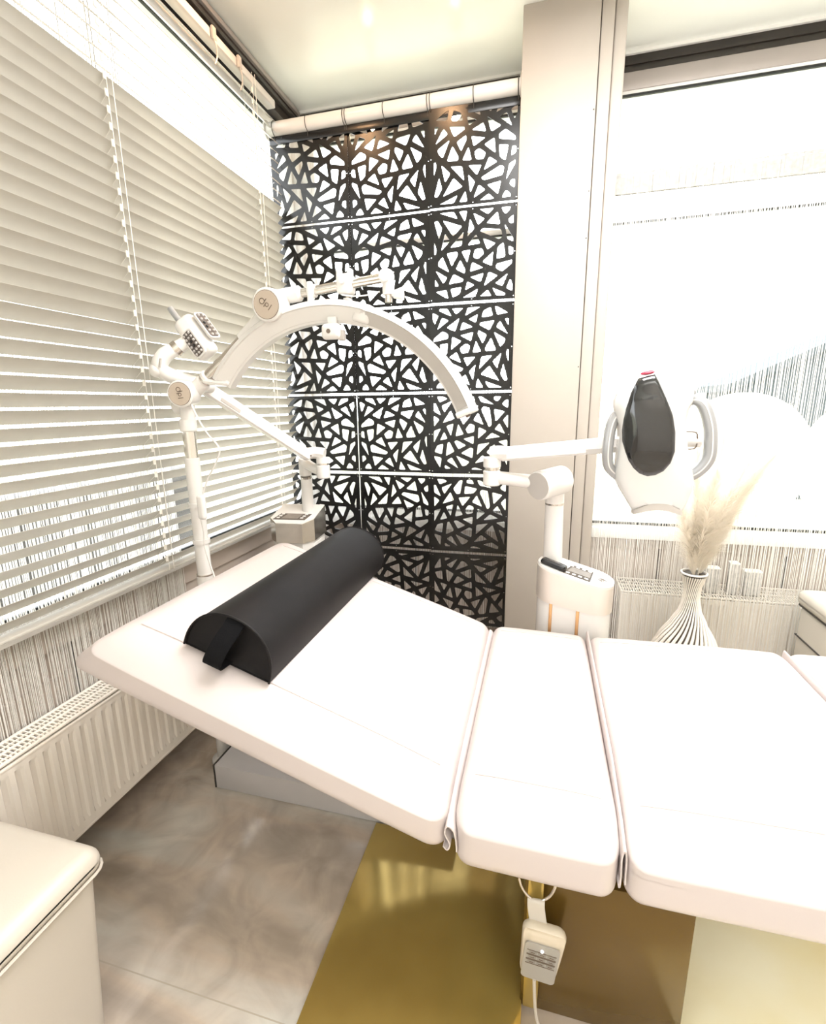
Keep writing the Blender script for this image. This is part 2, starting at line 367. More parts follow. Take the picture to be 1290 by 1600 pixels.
HOLES = [[(109,964),(220,963),(269,864),(109,936)],[(262,962),(411,959),(315,880)],[(451,963),(614,961),(420,862)],[(634,918),(727,959),(758,851),(614,835)],[(770,963),(804,957),(934,876),(795,855)],[(882,821),(942,822),(936,731)],[(29,927),(111,888),(62,777),(30,835)],[(146,868),(238,826),(83,718)],[(365,855),(309,688),(195,742)],[(394,807),(529,739),(358,700)],[(582,886),(557,777),(460,828)],[(601,786),(780,806),(719,686),(589,758)],[(834,801),(936,637),(783,728)],[(157,713),(232,668),(229,615),(36,581),(42,625)],[(270,644),(392,585),(254,477)],[(531,686),(503,571),(362,649)],[(584,705),(695,643),(638,537),(570,662)],[(761,679),(910,593),(898,542),(845,491)],[(737,617),(804,460),(672,450),(659,489)],[(556,590),(629,450),(515,441)],[(437,561),(495,532),(474,441),(385,434),(357,502)],[(35,538),(82,541),(95,432),(31,457)],[(114,556),(225,571),(215,438),(147,390)],[(328,468),(389,325),(227,400)],[(193,368),(422,261),(387,226),(170,258),(154,343)],[(35,405),(110,372),(141,202),(36,362)],[(403,392),(562,401),(457,281)],[(622,403),(764,412),(596,242)],[(866,440),(818,245),(750,336)],[(928,475),(945,475),(946,322),(909,427)],[(561,315),(530,113),(472,227)],[(722,297),(851,105),(611,190)],[(887,316),(947,112),(906,103),(846,194)],[(185,213),(351,185),(219,67)],[(438,202),(498,58),(355,135)],[(37,215),(85,216),(108,161),(40,114)],[(130,115),(156,96),(187,33),(73,33),(82,74)],[(324,101),(431,31),(253,32)],[(586,154),(661,31),(557,31)],[(666,116),(891,32),(712,28)]]

# ------------------------------------------------------------------ outside
b = nb(); box(b, -30, 30, -30, 40, -0.2, -0.03); tag(obj('lawn', b, 'outground', smooth=0), 'pale sunlit ground outside beyond the windows', 'ground', kind='structure')
b = nb(); box(b, -3.6, -3.3, -3.0, 3.98, -0.1, 0.70); box(b, -3.62, -3.28, -3.02, 4.0, 0.70, 0.74, 0.01)
tag(obj('garden_wall', b, 'outgrey'), 'low grey garden wall outside behind the window blinds', 'wall')
b = nb(); mo = Matrix(((1, 0, 0, 0), (0, 0, 1, 0), (0, 1, 0, 0), (0, 0, 0, 1)))
prism(b, [(2.5, -0.1), (9.0, -0.1), (9.0, 3.2), (6.5, 3.4), (2.5, 1.55)], 1.2, mx=mo, z0=7.6)
prism(b, [(2.4, 1.52), (6.5, 3.45), (9.1, 3.25), (9.1, 3.15), (6.5, 3.35), (2.4, 1.42)], 1.4, mx=mo, z0=7.5)
tag(obj('garden_building', b, 'outblue'), 'blue grey building with sloping roof outside the right window', 'building')
# round frosted discs on the right window
for name, x, z, r, lab in (('window_sticker', 0.926, 1.013, 0.325, 'large round frosted disc on the right window behind the pampas grass'),
                      ('window_sticker', 1.494, 1.013, 0.325, 'round frosted disc on the right window at the right picture edge')):
    yy = 2.6715 if x < 1.2 else 2.668; b = nb(); tube(b, (x, yy, z), (x, yy+0.0012, z), r, seg=64); tag(obj(name, b, 'frost', smooth=0), lab, 'window sticker', 'frosted discs on the right window')

# ------------------------------------------------------------------ radiators
def radiator(t, axis, f, bk, a0, a1, z0, z1, ribs):
    """axis 'x': front plane at x=f, back at bk, running along y from a0 to a1"""
    s = 1 if axis == 'x' else -1
    def bx(bm, u0, u1, d0, d1, za, zb, **k):   # d = depth behind the front plane
        if axis == 'x': box(bm, f-d1, f-d0, u0, u1, za, zb, **k)
        else: box(bm, u0, u1, f+d0, f+d1, za, zb, **k)
    dep = abs(f-bk)
    bm = nb()
    # ribbed front sheet
    pitch = 0.035; n = int((a1-a0)/pitch); prof = []
    for i in range(n):
        u = a0+0.02+i*pitch
        if u+pitch > a1-0.02: break
        prof += [(u, 0.0), (u+0.012, 0.0), (u+0.017, 0.006), (u+0.029, 0.006), (u+0.034, 0.0)]
    rows = [(z0+0.0, 0), (z0+0.030, 0), (z0+0.042, 1), (z1-0.047, 1), (z1-0.035, 0), (z1-0.012, 0)]
    vs = []
    for z, kk in rows:
        row = []
        for u, d in [(a0, 0)]+prof+[(a1, 0)]:
            dd = d*kk if ribs else 0
            row.append(bm.verts.new((f-dd, u, z) if axis == 'x' else (u, f+dd, z)))
        vs.append(row)
    for i in range(len(vs)-1):
        for j in range(len(vs[0])-1): bm.faces.new((vs[i][j], vs[i][j+1], vs[i+1][j+1], vs[i+1][j]))
    bx(bm, a0, a1, 0.007, 0.022, z0, z1-0.012)
    bx(bm, a0, a1, -0.0015, 0.010, z0-0.003, z0+0.006, bev=0.002)
    bx(bm, a0, a1, -0.002, 0.012, z1-0.020, z1-0.012, bev=0.002)
    obj('front_panel', bm, 'rad', t, 30)
    bm = nb(); bx(bm, a0, a1, dep-0.02, dep, z0, z1-0.012); bx(bm, a0+0.005, a1-0.005, 0.022, dep-0.02, z0+0.03, z0+0.04)
    bx(bm, a0+0.01, a1-0.01, 0.045, 0.055, z0+0.02, z1-0.03)
    obj('convector', bm, 'inside', t, 0)
    for e in (a0-0.003, a1-0.001):
        bm = nb(); bx(bm, e, e+0.004, 0, dep, z0, z1, bev=0.001); obj('side_cover', bm, 'rad', t)
    bm = nb(); nb_ = 4
    for i in range(nb_+1):
        w = 0.010 if i in (0, nb_) else (0.008 if i == 2 else 0.003)
        d = (dep-0.012)*i/nb_; bx(bm, a0, a1, d, d+w, z1-0.006, z1, bev=0.001)
    n = int((a1-a0)/0.0115)
    for i in range(n): u = a0+i*0.0115; bx(bm, u, u+0.0042, 0.004, dep-0.004, z1-0.007, z1-0.001)
    obj('top_grille', bm, 'rad', t)
r1 = thing('radiator', 'low white panel radiator under the blinds beside the bed head', 'radiator', (-1.26, 0.5, 0))
radiator(r1, 'x', -1.215, -1.310, -0.6, 1.50, 0.12, 0.468, True)
b = nb()
for y in (-0.3,): box(b, -1.312, -1.24, y, y+0.03, 0, 0.125)
obj('bracket', b, 'rad', r1)
r2 = thing('radiator', 'white radiator with grille top behind the string curtain and vase', 'radiator', (1.2, 2.55, 0))
radiator(r2, 'y', 2.435, 2.645, 0.42, 2.6, 0.05, 0.385, True)

# ------------------------------------------------------------------ string curtains
def strings(bm, axis, pos, a0, a1, z0, z1, n, rad=(0.0009, 0.0016), spread=0.005):
    for i in range(n):
        u = a0+(a1-a0)*(i+random.random())/n; w = pos+random.uniform(-spread, spread); r = random.uniform(*rad)
        zt = z0+random.uniform(0, 0.01); k = random.uniform(-0.004, 0.004); k2 = random.uniform(-0.004, 0.004)
        zz = [zt, zt+(z1-zt)*0.5, z1]; dd = [(k, k2), (k*0.3, -k2*0.4), (0, 0)]
        rings = []
        for z, (p, q) in zip(zz, dd):
            ring = []
            for t in range(3):
                a = 2*PI*t/3
                A, B = u+p+r*math.cos(a), w+q+r*math.sin(a)
                ring.append(Vector((B, A, z)) if axis == 'x' else Vector((A, B, z)))
            rings.append(ring)
        ring_loft(bm, rings, cap=False)
def string_curtain(name, label, axis, pos, a0, a1, z0, z1, n, header=True, group=None):
    b = nb(); strings(b, axis, pos, a0, a1, z0, z1, n, spread=0.006 if axis == 'y' else 0.0025)
    o = tag(obj(name, b, 'string', smooth=0), label, 'string curtain', kind='stuff')
    if header:
        h = nb()
        for i in range(int((a1-a0)/0.012)):     # gathered heading tape
            u = a0+i*0.012; k = random.uniform(0, 0.004)
            if axis == 'y': box(h, u, u+0.0118, pos-0.006-k, pos+0.004, z1-0.02, z1+0.055+k)
            else: box(h, pos-0.004, pos+0.006+k, u, u+0.0118, z1-0.02, z1+0.055+k)
        obj('heading_tape', h, 'tape', o, smooth=0)
        h = nb()
        if axis == 'y': tube(h, (a0, pos, z1+0.045), (a1+0.02, pos, z1+0.045), 0.008, seg=10)
        obj('curtain_rod', h, 'whiteframe', o) if axis == 'y' else h.free()
    return o
string_curtain('string_curtain', 'white string curtain hanging in front of the right window and radiator', 'y', 2.36, 0.245, 1.75, 0.03, 2.15, 330)
string_curtain('string_curtain', 'white string curtain hanging behind the left blinds and radiator', 'x', -1.3145, -0.4, 1.475, 0.40, 2.50, 560, header=False)
string_curtain('string_curtain', 'white string curtain hanging behind the black cut-out screen', 'y', 2.60, -1.10, -0.15, 0.03, 2.02, 190, header=False)

# ------------------------------------------------------------------ venetian blind
bl = thing('venetian_blind', 'wide cream venetian blind over the left window', 'blind', (-1.25, 0.9, 0.74))
def slat(bm, z, tilt, y0, y1, x=-1.262):
    w = 0.0245; n = 6; top = []; bot = []
    for i in range(n+1):
        s = -1+2*i/n; lx = w*s; lz = 0.0035*(1-s*s)
        for lst, dz in ((top, 0.0004), (bot, -0.0004)):
            c, sn = math.cos(tilt), math.sin(tilt); X = lx*c-(lz+dz)*sn; Z = lx*sn+(lz+dz)*c
            lst.append((x+X, z+Z))
    ring = top+bot[::-1]
    ring_loft(bm, [[Vector((p[0], y, p[1])) for p in ring] for y in (y0, y1)])
b = nb(); k = 0; z = 0.775
while z < 2.60:
    jt = random.uniform(-0.02, 0.02)
    t = math.radians(43) if z < 2.215 else math.radians(-38)
    slat(b, z, t+jt, -0.6, 2.315); z += 0.0422; k += 1
obj('slats', b, 'slat', bl, 50)
b = nb(); box(b, -1.284, -1.242, -0.6, 2.31, 2.632, 2.664, 0.004); obj('headrail', b, 'plastic', bl)
b = nb(); box(b, -1.284, -1.242, -0.6, 2.315, 0.742, 0.752, 0.003); obj('bottom_rail', b, 'slat', bl)
for yc in (0.53, 1.33, 2.12):
    b = nb()
    for xx in (-1.2405, -1.2825): tube(b, (xx, yc, 0.74), (xx, yc, 2.67), 0.0009, seg=5)
    tube(b, (-1.2375, yc+0.018, 0.74), (-1.2375, yc+0.018, 2.67), 0.0012, seg=5)
    z = 0.775
    while z < 2.63:
        tube(b, (-1.2825, yc, z-0.018), (-1.2405, yc, z+0.016), 0.0006, seg=4)
        box(b, -1.243, -1.2395, yc-0.010, yc-0.002, z+0.004, z+0.022); z += 0.0422
    obj('ladder_cord', b, 'cord', bl)
for yc in (1.86, 2.02):
    b = nb(); path(b, [(-1.234, yc, 2.63), (-1.226, yc, 2.61), (-1.232, yc+0.01, 2.58), (-1.236, yc, 2.55)], 0.003, sub=4)
    box(b, -1.240, -1.228, yc-0.01, yc+0.012, 2.625, 2.668, 0.003); obj('bracket', b, 'plastic2', bl)

# ------------------------------------------------------------------ black cut-out hanging screen
def round_poly(pts, r):
    out = []; n = len(pts)
    for i in range(n):
        p = Vector(pts[i]); a = Vector(pts[i-1])-p; c = Vector(pts[(i+1) % n])-p
        la, lc = a.length, c.length; d = min(r, la*0.4, lc*0.4)
        p0 = p+a/la*d; p1 = p+c/lc*d
        out.append(p0); out.append((p0+2*p+p1)/4*0.96+p*0.04); out.append(p1)
    return out
def panel_mesh(mode, W_=0.382, H_=0.385):
    def T(u, v):
        u, v = u/1000, v/1000
        if mode in ('mirror', 'mirror180'): pass
        if mode == 'a': return u, v
        if mode == 'mirror': return 1-u, v
        if mode == 'rot180': return 1-u, 1-v
        if mode == 'flipv': return u, 1-v
        if mode == 'transpose': return 1-v, 1-u          # left edge of the pattern becomes the top edge
        if mode == 'anti': return v, u
        if mode == 'antimirror': return 1-v, u
        return u, v
    bm = nb(); eds = []
    def loop(pts):
        vs = [bm.verts.new((x, 0, y)) for x, y in pts]
        for i in range(len(vs)): eds.append(bm.edges.new((vs[i], vs[(i+1) % len(vs)])))
    g_ = 0.0
    loop([(-W_/2, -H_/2), (W_/2, -H_/2), (W_/2, H_/2), (-W_/2, H_/2)])
    for h in HOLES:
        p = [T(*q) for q in h]; p = [((u-0.5)*W_, (v-0.5)*H_) for u, v in p]; c_ = Vector((sum(q[0] for q in p)/len(p), sum(q[1] for q in p)/len(p))); p = [tuple(Vector(q)+(c_-Vector(q)).normalized()*0.0022) for q in p]
        loop([tuple(q) for q in round_poly(p, 0.0075)])
    for u, v in ((0.02, 0.03), (0.98, 0.03), (0.02, 0.97), (0.98, 0.97), (0.5, 0.022), (0.5, 0.978), (0.02, 0.5), (0.98, 0.5)):
        cx, cz = (u-0.5)*W_, (v-0.5)*H_; loop([(cx+0.0022*math.cos(a*PI/4), cz+0.0022*math.sin(a*PI/4)) for a in range(8)])
    bmesh.ops.triangle_fill(bm, use_beauty=True, use_dissolve=False, edges=eds, normal=(0, -1, 0))
    r = bmesh.ops.extrude_face_region(bm, geom=bm.faces[:])
    bmesh.ops.translate(bm, verts=[e for e in r['geom'] if isinstance(e, bmesh.types.BMVert)], vec=(0, 0.003, 0))
    bmesh.ops.recalc_face_normals(bm, faces=bm.faces)
    me = bpy.data.meshes.new('panel'); bm.to_mesh(me); bm.free(); me.materials.append(M['acrylic']); return me
scr = thing('hanging_screen', 'black cut-out room divider hanging from the white rail in the corner', 'room divider', (-0.72, 2.34, 0))
meshes = {}
xc = [-1.106, -0.719, -0.334]
zt = [2.538, 2.144, 1.747, 1.350, 0.950, 0.552, 0.158]
modes = [['mirror', 'mirror', 'mirror', 'mirror', 'flipv', 'anti', 'mirror'],
         ['a', 'a', 'a', 'a', 'rot180', 'antimirror', 'a'],
         ['mirror', 'rot180', 'a', 'transpose', 'transpose', 'antimirror', 'rot180']]
for c in range(3):
    for rr in range(6):
        md = modes[c][rr]
        if md not in meshes: meshes[md] = panel_mesh(md)
        o = bpy.data.objects.new('panel', meshes[md]); C.objects.link(o); o.parent = scr
        yoff = (0.0, 0.004, -0.004)[c]; o.rotation_euler = (0, 0, (0.02, -0.02, 0.02)[c])
        w = (0.3875 if rr < 3 else 0.3835)/0.382; o.scale = (w, 1, 1)
        o.location = (xc[c]+0.72, yoff, zt[rr]-0.1925)
for x in (-1.29, -0.9135, -0.526, -0.148):
    for zz in zt[1:-1]:
        b = nb(); path(b, [(x-0.006, 2.334, zz+0.010), (x-0.006, 2.334, zz-0.010), (x+0.006, 2.334, zz-0.010), (x+0.006, 2.334, zz+0.010)], 0.0011, seg=6, sub=2, closed=True)
        obj('connector_ring', b, 'darkseam', scr)
b = nb(); box(b, -1.30, -0.142, 2.3355, 2.3385, 2.500, 2.534, 0.002)
obj('top_batten', b, 'acrylic', scr)
for x in (-1.268, -1.10, -0.919, -0.908, -0.73, -0.533, -0.521, -0.335, -0.152):
    pts = [(x, 2.34-0.0325*math.cos(a), 2.566+0.0325*math.sin(a)) for a in [k*PI/5 for k in range(10)]]
    b = nb(); path(b, pts, 0.0016, seg=6, closed=True, sub=3); tube(b, (x, 2.335, 2.536), (x, 2.335, 2.515), 0.0014, seg=6)
    obj('hanging_loop', b, 'darkseam', scr)
b = nb(); tube(b, (-1.31, 2.34, 2.566), (-0.139, 2.34, 2.566), 0.030, seg=28); rl = tag(obj('hanging_rail', b, 'plastic'), 'thick white round rail below the ceiling carrying the black screen', 'rail')
for x in (-1.31, -0.145):
    b = nb(); tube(b, (x, 2.34, 2.566), (x+0.006, 2.34, 2.566), 0.04, seg=24); obj('end_flange', b, 'plastic', rl)
# little spot lamps behind the screen
for x, lab in ((-0.84, 'small white spot lamp behind the left part of the black screen'), (-0.44, 'small white spot lamp behind the right part of the black screen')):
    t = thing('spot_lamp', lab, 'spot lamp', (x, 2.50, CEIL), group='spot lamps behind the screen')
    b = nb(); tube(b, (x, 2.632, 2.70), (x, 2.51, 2.655), 0.008, seg=10); tube(b, (x, 2.650, 2.70), (x, 2.630, 2.70), 0.030, seg=20); obj('stem', b, 'plastic', t)
    b = nb(); tube(b, (x, 2.515, 2.660), (x, 2.475, 2.575), 0.026, 0.030, seg=20, chamfer=0.004); obj('lamp_head', b, 'plastic', t)
    b = nb(); ball(b, (x, 2.472, 2.566), 0.017, 16, 10); obj('bulb', b, emis('warm spot glow', (1.0, 0.68, 0.38), 70), t)
    spot('spot_lamp_light', (x, 2.462, 2.540), (x-0.05, 1.9, 0.2), 6, (1.0, 0.62, 0.32), 1.6)
# recessed downlights over the head of the bed
for x, y, lab in ((-1.03, 1.80, 'recessed ceiling downlight above the left side of the bed head'), (-0.50, 1.84, 'recessed ceiling downlight above the middle of the bed')):
    t = thing('downlight', lab, 'downlight', (x, y, CEIL), group='recessed ceiling downlights')
    b = nb(); lathe(b, [(0.045, -0.003), (0.047, 0.0), (0.036, 0.001), (0.036, -0.001)], (x, y, CEIL-0.003)); obj('trim_ring', b, 'chrome', t)
    b = nb(); tube(b, (x, y, CEIL-0.0035), (x, y, CEIL-0.007), 0.034, seg=24); obj('lens', b, emis('warm downlight glow', (1.0, 0.58, 0.30), 240), t)
    spot('downlight_light', (x, y, CEIL-0.012), (x, y+0.12, 0), 5, (1.0, 0.72, 0.48), 2.0)

# ------------------------------------------------------------------ gold floor panels and plinth
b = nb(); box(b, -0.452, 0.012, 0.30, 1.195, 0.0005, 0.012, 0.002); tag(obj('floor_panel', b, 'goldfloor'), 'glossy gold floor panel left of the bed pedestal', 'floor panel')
b = nb(); box(b, 0.335, 1.60, 0.60, 2.0, 0.0005, 0.012, 0.002); tag(obj('floor_panel', b, 'goldlit'), 'gold floor panel with painted bright reflection right of the bed pedestal', 'floor panel')
b = nb(); box(b, -1.045, -0.20, 1.205, 1.46, 0.0005, 0.092, 0.004); pl = tag(obj('floor_plinth', b, 'plinth'), 'low pale grey plinth on the floor under the bed head', 'plinth')
b = nb(); box(b, -1.050, -1.0455, 1.2045, 1.461, 0.002, 0.0925); obj('end_strip', b, 'darkseam', pl)

# ------------------------------------------------------------------ treatment bed
bed = thing('treatment_bed', 'white vinyl treatment bed with raised head section on a gold pedestal', 'treatment bed', (0.1, 1.2, 0))
YN, YF = 0.775, 1.605; YC = (YN+YF)/2; BW = YF-YN
def cushion(name, p0, p1, T, dome=0.012, r=0.034, func=None, w=BW, yc=YC):
    """top edge runs from p0 to p1 in the x-z plane"""
    p0 = Vector((p0[0], 0, p0[1])); p1 = Vector((p1[0], 0, p1[1])); L = (p1-p0).length
    ex = (p1-p0).normalized(); ez = Vector((-ex.z, 0, ex.x)); mid = (p0+p1)/2-ez*T/2
    mx = Matrix(((ex.x, 0, ez.x, mid.x), (0, 1, 0, yc), (ex.z, 0, ez.z, mid.z), (0, 0, 0, 1)))
    def fn(q, h):
        if q.z > 0:
            a = max(0, 1-(q.x/h.x)**4)*max(0, 1-(q.y/h.y)**4); q.z += dome*a-0.006
        t = max(0, (abs(q.y)-(h.y-0.085))/0.085)*(1.0 if q.y < 0 else 0.5)
        if q.z > 0: q.z -= 0.058*t**1.6*min(1, q.z/h.z)
        s = 1-(q.z/h.z)**2; q.y += 0.006*math.copysign(1, q.y)*max(0, s)*max(0, 1-(q.x/h.x)**6)*(1 if abs(q.y) > h.y*0.7 else 0)
        if func: q = func(q, h)
        return q
    b = nb(); rbox(b, L, w, T, r, 26, fn, mx)
    o = obj(name, b, 'vinyl', bed, 60)
    # stitched seams near the long upper edges
    for sy in (-1, 1):
        s = nb(); y = yc+sy*(w/2-0.083); pts = [mx @ fn(Vector((-L/2+0.03+(L-0.06)*k/14, sy*(w/2-0.083), T/2)), Vector((L/2, w/2, T/2))) for k in range(15)]
        path(s, [p+ez*0.0003 for p in pts], 0.0009, seg=5, sub=2); obj('seam', s, 'vinyl', o)
    return o
def nose(q, h):
    t = max(0, (-q.x-(h.x-0.25))/0.25)
    q.x -= 0.105*t*max(0, min(1, 0.5-q.z/(2*h.z)))
    t2 = max(0, (q.x-(h.x-0.10))/0.10); q.x += 0.040*t2*max(0, min(1, 0.5-q.z/(2*h.z)))
    return q
cushion('head_cushion', (-0.925, 0.812), (-0.146, 0.553), 0.142, func=nose)
cushion('seat_cushion', (-0.132, 0.553), (0.175, 0.549), 0.163)
cushion('leg_cushion', (0.182, 0.550), (0.742, 0.560), 0.160)
cushion('foot_cushion', (0.754, 0.562), (1.45, 0.570), 0.160)
def flap(x, prof, y0, y1):
    # folded vinyl web lying in the joint between two cushions
    b = nb(); P = [Vector((x+px, 0, pz)) for px, pz in prof]; out = []
    for i in range(len(P)-1):
        a, p, q, c = P[max(0, i-1)], P[i], P[i+1], P[min(len(P)-1, i+2)]
        for k in range(6):
            t = k/6; out.append(0.5*((2*p)+(-a+q)*t+(2*a-5*p+4*q-c)*t*t+(-a+3*p-3*q+c)*t**3))
    out.append(P[-1]); nrm = []
    for i in range(len(out)):
        t = (out[min(len(out)-1, i+1)]-out[max(0, i-1)]).normalized(); nrm.append(Vector((-t.z, 0, t.x)))
    ring = [p+n_*0.0014 for p, n_ in zip(out, nrm)]+[p-n_*0.0014 for p, n_ in list(zip(out, nrm))[::-1]]
    ring_loft(b, [[Vector((p.x, y, p.z+dz*max(0, (p.z-0.40)/0.08))) for p in ring] for y, dz in ((y0, 0), (y0+0.05, 0.012), (y0+0.2, 0.028), (y1, 0.030))])
    obj('hinge_flap', b, 'vinyl', bed, 60)
flap(-0.138, [(-0.016, 0.437), (-0.008, 0.430), (-0.003, 0.445), (-0.013, 0.468), (-0.008, 0.486), (0.005, 0.476), (0.010, 0.450), (0.011, 0.430)], YN+0.004, YF-0.02)
flap(0.1785, [(-0.006, 0.437), (-0.004, 0.430), (-0.003, 0.45), (-0.004, 0.495), (0.0, 0.510), (0.0035, 0.495), (0.0045, 0.46), (0.005, 0.438)], YN+0.006, YF-0.02)
flap(0.748, [(-0.006, 0.437), (-0.004, 0.430), (-0.003, 0.45), (-0.004, 0.495), (0.0, 0.510), (0.0035, 0.495), (0.0045, 0.46), (0.005, 0.438)], YN+0.006, YF-0.02)
b = nb(); box(b, 0.008, 0.325, 0.832, 1.56, 0.0, 0.365, 0.004); obj('pedestal', b, 'goldbox', bed, label='glossy gold brown box pedestal')
b = nb(); box(b, 0.014, 0.045, 0.822, 0.8315, 0.013, 0.36, 0.002); obj('pedestal_trim', b, 'goldfloor', bed)
for y in (0.90, 1.46):
    b = nb(); box(b, -0.10, 1.40, y, y+0.04, 0.368, 0.396, 0.004); obj('side_rail', b, 'plinth', bed)
    mxr = Matrix.Translation((-0.14, y+0.02, 0.380)) @ Matrix.Rotation(math.radians(18.7), 4, 'Y')
    b = nb(); box(b, -0.70, 0.02, -0.02, 0.02, -0.018, 0.010, 0.004, mx=mxr); obj('head_rail', b, 'plinth', bed)
    b = nb(); box(b, 1.30, 1.34, y+0.002, y+0.038, 0.0, 0.372, 0.004); obj('leg', b, 'plinth', bed)
for x in (0.04, 0.27, 1.3):
    b = nb(); box(b, x, x+0.03, 0.93, 1.47, 0.366, 0.394, 0.004); obj('cross_rail', b, 'plinth', bed)
b = nb(); path(b, [(-0.006, 0.806, 0.408), (-0.004, 0.80, 0.375), (0.008, 0.797, 0.350), (0.030, 0.796, 0.337), (0.052, 0.797, 0.350), (0.064, 0.80, 0.375), (0.066, 0.806, 0.408)], 0.0028, sub=6)
obj('hanging_hook', b, 'chrome', bed, label='bent steel wire hook')
# hand control hanging from the hook
hc = thing('hand_control', 'grey and cream corded hand control hanging from a hook under the bed', 'hand control', (0.045, 0.79, 0.15))
b = nb()
path(b, [(0.030, 0.801, 0.330), (0.030, 0.799, 0.3375), (0.030, 0.795, 0.3415), (0.030, 0.7905, 0.338), (0.031, 0.789, 0.325), (0.036, 0.787, 0.295), (0.038, 0.787, 0.280)], 1.0, flat=(0.0165, 0.0012), side=(1, 0, 0.1), sub=5)
for f_ in b.faces: pass
obj('strap', b, 'cream', hc)
mxh = Matrix.Translation((0.044, 0.785, 0.226)) @ Matrix.Rotation(math.radians(4), 4, 'Y') @ Matrix.Rotation(math.radians(7), 4, 'X')
def taper(q, h):
    s = 1.0+0.10*(q.z/h.z); q.x *= s; q.y += 0.004*(q.z/h.z)**2; return q
b = nb(); rbox(b, 0.078, 0.022, 0.148, 0.018, 8, taper, mxh); obj('casing', b, mat('cream plastic', (0.60, 0.53, 0.42), 0.4, noise=0.03), hc)
b = nb(); prism(b, rrect(0.066, 0.112, 0.010), 0.002, mx=mxh @ Matrix.Translation((0, -0.0105, -0.014)) @ Matrix.Rotation(PI/2, 4, 'X')); kp = obj('keypad', b, mat('grey keypad', (0.33, 0.315, 0.285), 0.3, noise=0.03), hc)
for rr in range(3):
    for cc in range(3):
        b = nb(); zz = 0.014-rr*0.0145; xx = -0.017+cc*0.018
        prism(b, rrect(0.0155, 0.0085, 0.002, 3), 0.0007, mx=mxh @ Matrix.Translation((xx, -0.0125, zz)) @ Matrix.Rotation(PI/2, 4, 'X')); bt = obj('button', b, mat('button grey', (0.25, 0.235, 0.21), 0.3) if 'button grey' not in bpy.data.materials else bpy.data.materials['button grey'], kp)
b = nb()
for rr in range(3):
    zz = 0.014-rr*0.0145
    for dz in (-0.006, 0.006): box(b, -0.028, 0.028, -0.0135, -0.0126, zz+dz-0.0004, zz+dz+0.0004, mx=mxh)
    for cc in range(3):
        xx = -0.017+cc*0.018; box(b, xx-0.004, xx+0.004, -0.0140, -0.0132, zz-0.0008, zz+0.0006, mx=mxh)
obj('print_line', b, 'ink', kp)
b = nb(); ball(b, mxh @ Vector((0.0, -0.0130, 0.026)), 0.003, 10, 8); obj('indicator_light', b, emis('white led', (1, 1, 1), 3), hc)
b = nb(); path(b, [(0.034, 0.780, 0.158), (0.036, 0.781, 0.12), (0.040, 0.784, 0.07), (0.046, 0.787, 0.035), (0.060, 0.790, 0.006), (0.12, 0.80, 0.004), (0.22, 0.79, 0.004)], 0.0032); obj('cable', b, 'cream', hc)

# ------------------------------------------------------------------ bolster
bo = thing('bolster', 'long black half-round bolster lying across the head of the bed', 'bolster', (-0.67, 1.24, 0.73))
ang = math.radians(18.7); ex = Vector((math.cos(ang), 0, -math.sin(ang))); ez = Vector((math.sin(ang), 0, math.cos(ang)))
bc = Vector((-0.668, 0, 0.7345))
def bpt(a, y, s=1.0, dz=0.0):
    w, h = 0.112*s, 0.118*s
    return bc+ex*(math.copysign(abs(math.cos(a))**0.92, math.cos(a))*w)+ez*(math.sin(a)**0.9*h+dz if math.sin(a) > 0 else dz)+Vector((0, y, 0))
B0, B1 = 0.846, 1.635; NA = 28
def bprof(y, s=1.0, dz=0.0): return [bpt(PI*k/NA, y, s, dz) for k in range(NA+1)]+[bc+ex*(0.112*s*(-1+2*k/8))+ez*dz+Vector((0, y, 0)) for k in range(1, 8)]
b = nb(); ring_loft(b, [bprof(y) for y in [B0+(B1-B0)*k/10 for k in range(11)]], cap=False)
for y, d in ((B0, 1), (B1, -1)):
    rings = [bprof(y), bprof(y+d*0.004, 0.97, 0.002), bprof(y+d*0.007, 0.6, 0.012), bprof(y+d*0.007, 0.1, 0.03)]
    ring_loft(b, rings, cap=False); vs_ = [b.verts.new(p) for p in rings[-1]]; b.faces.new(vs_)
bmesh.ops.remove_doubles(b, verts=b.verts, dist=0.00005)
obj('cover', b, 'black', bo, 40)
for y in (B0-0.001, B1+0.001):
    b = nb(); path(b, [bpt(PI*k/20, y, 1.0) for k in range(21)], 0.0028, seg=8, sub=2); obj('piping', b, 'black', bo)
b = nb(); y = B0-0.003
pt = [bc+ez*0.112+Vector((0, B0+0.002, 0)), bc+ez*0.095+Vector((0, y-0.010, 0)), bc+ez*0.06+ex*-0.006+Vector((0, y-0.030, 0)), bc+ez*0.022+ex*-0.010+Vector((0, y-0.040, 0)), bc+ez*0.008+ex*-0.010+Vector((0, y-0.030, 0)), bc+ez*0.008+ex*-0.008+Vector((0, B0+0.003, 0))]
path(b, pt, 1.0, flat=(0.0225, 0.0013), side=tuple(ex), sub=8); obj('carry_strap', b, 'strap', bo, label='black webbing carry strap')

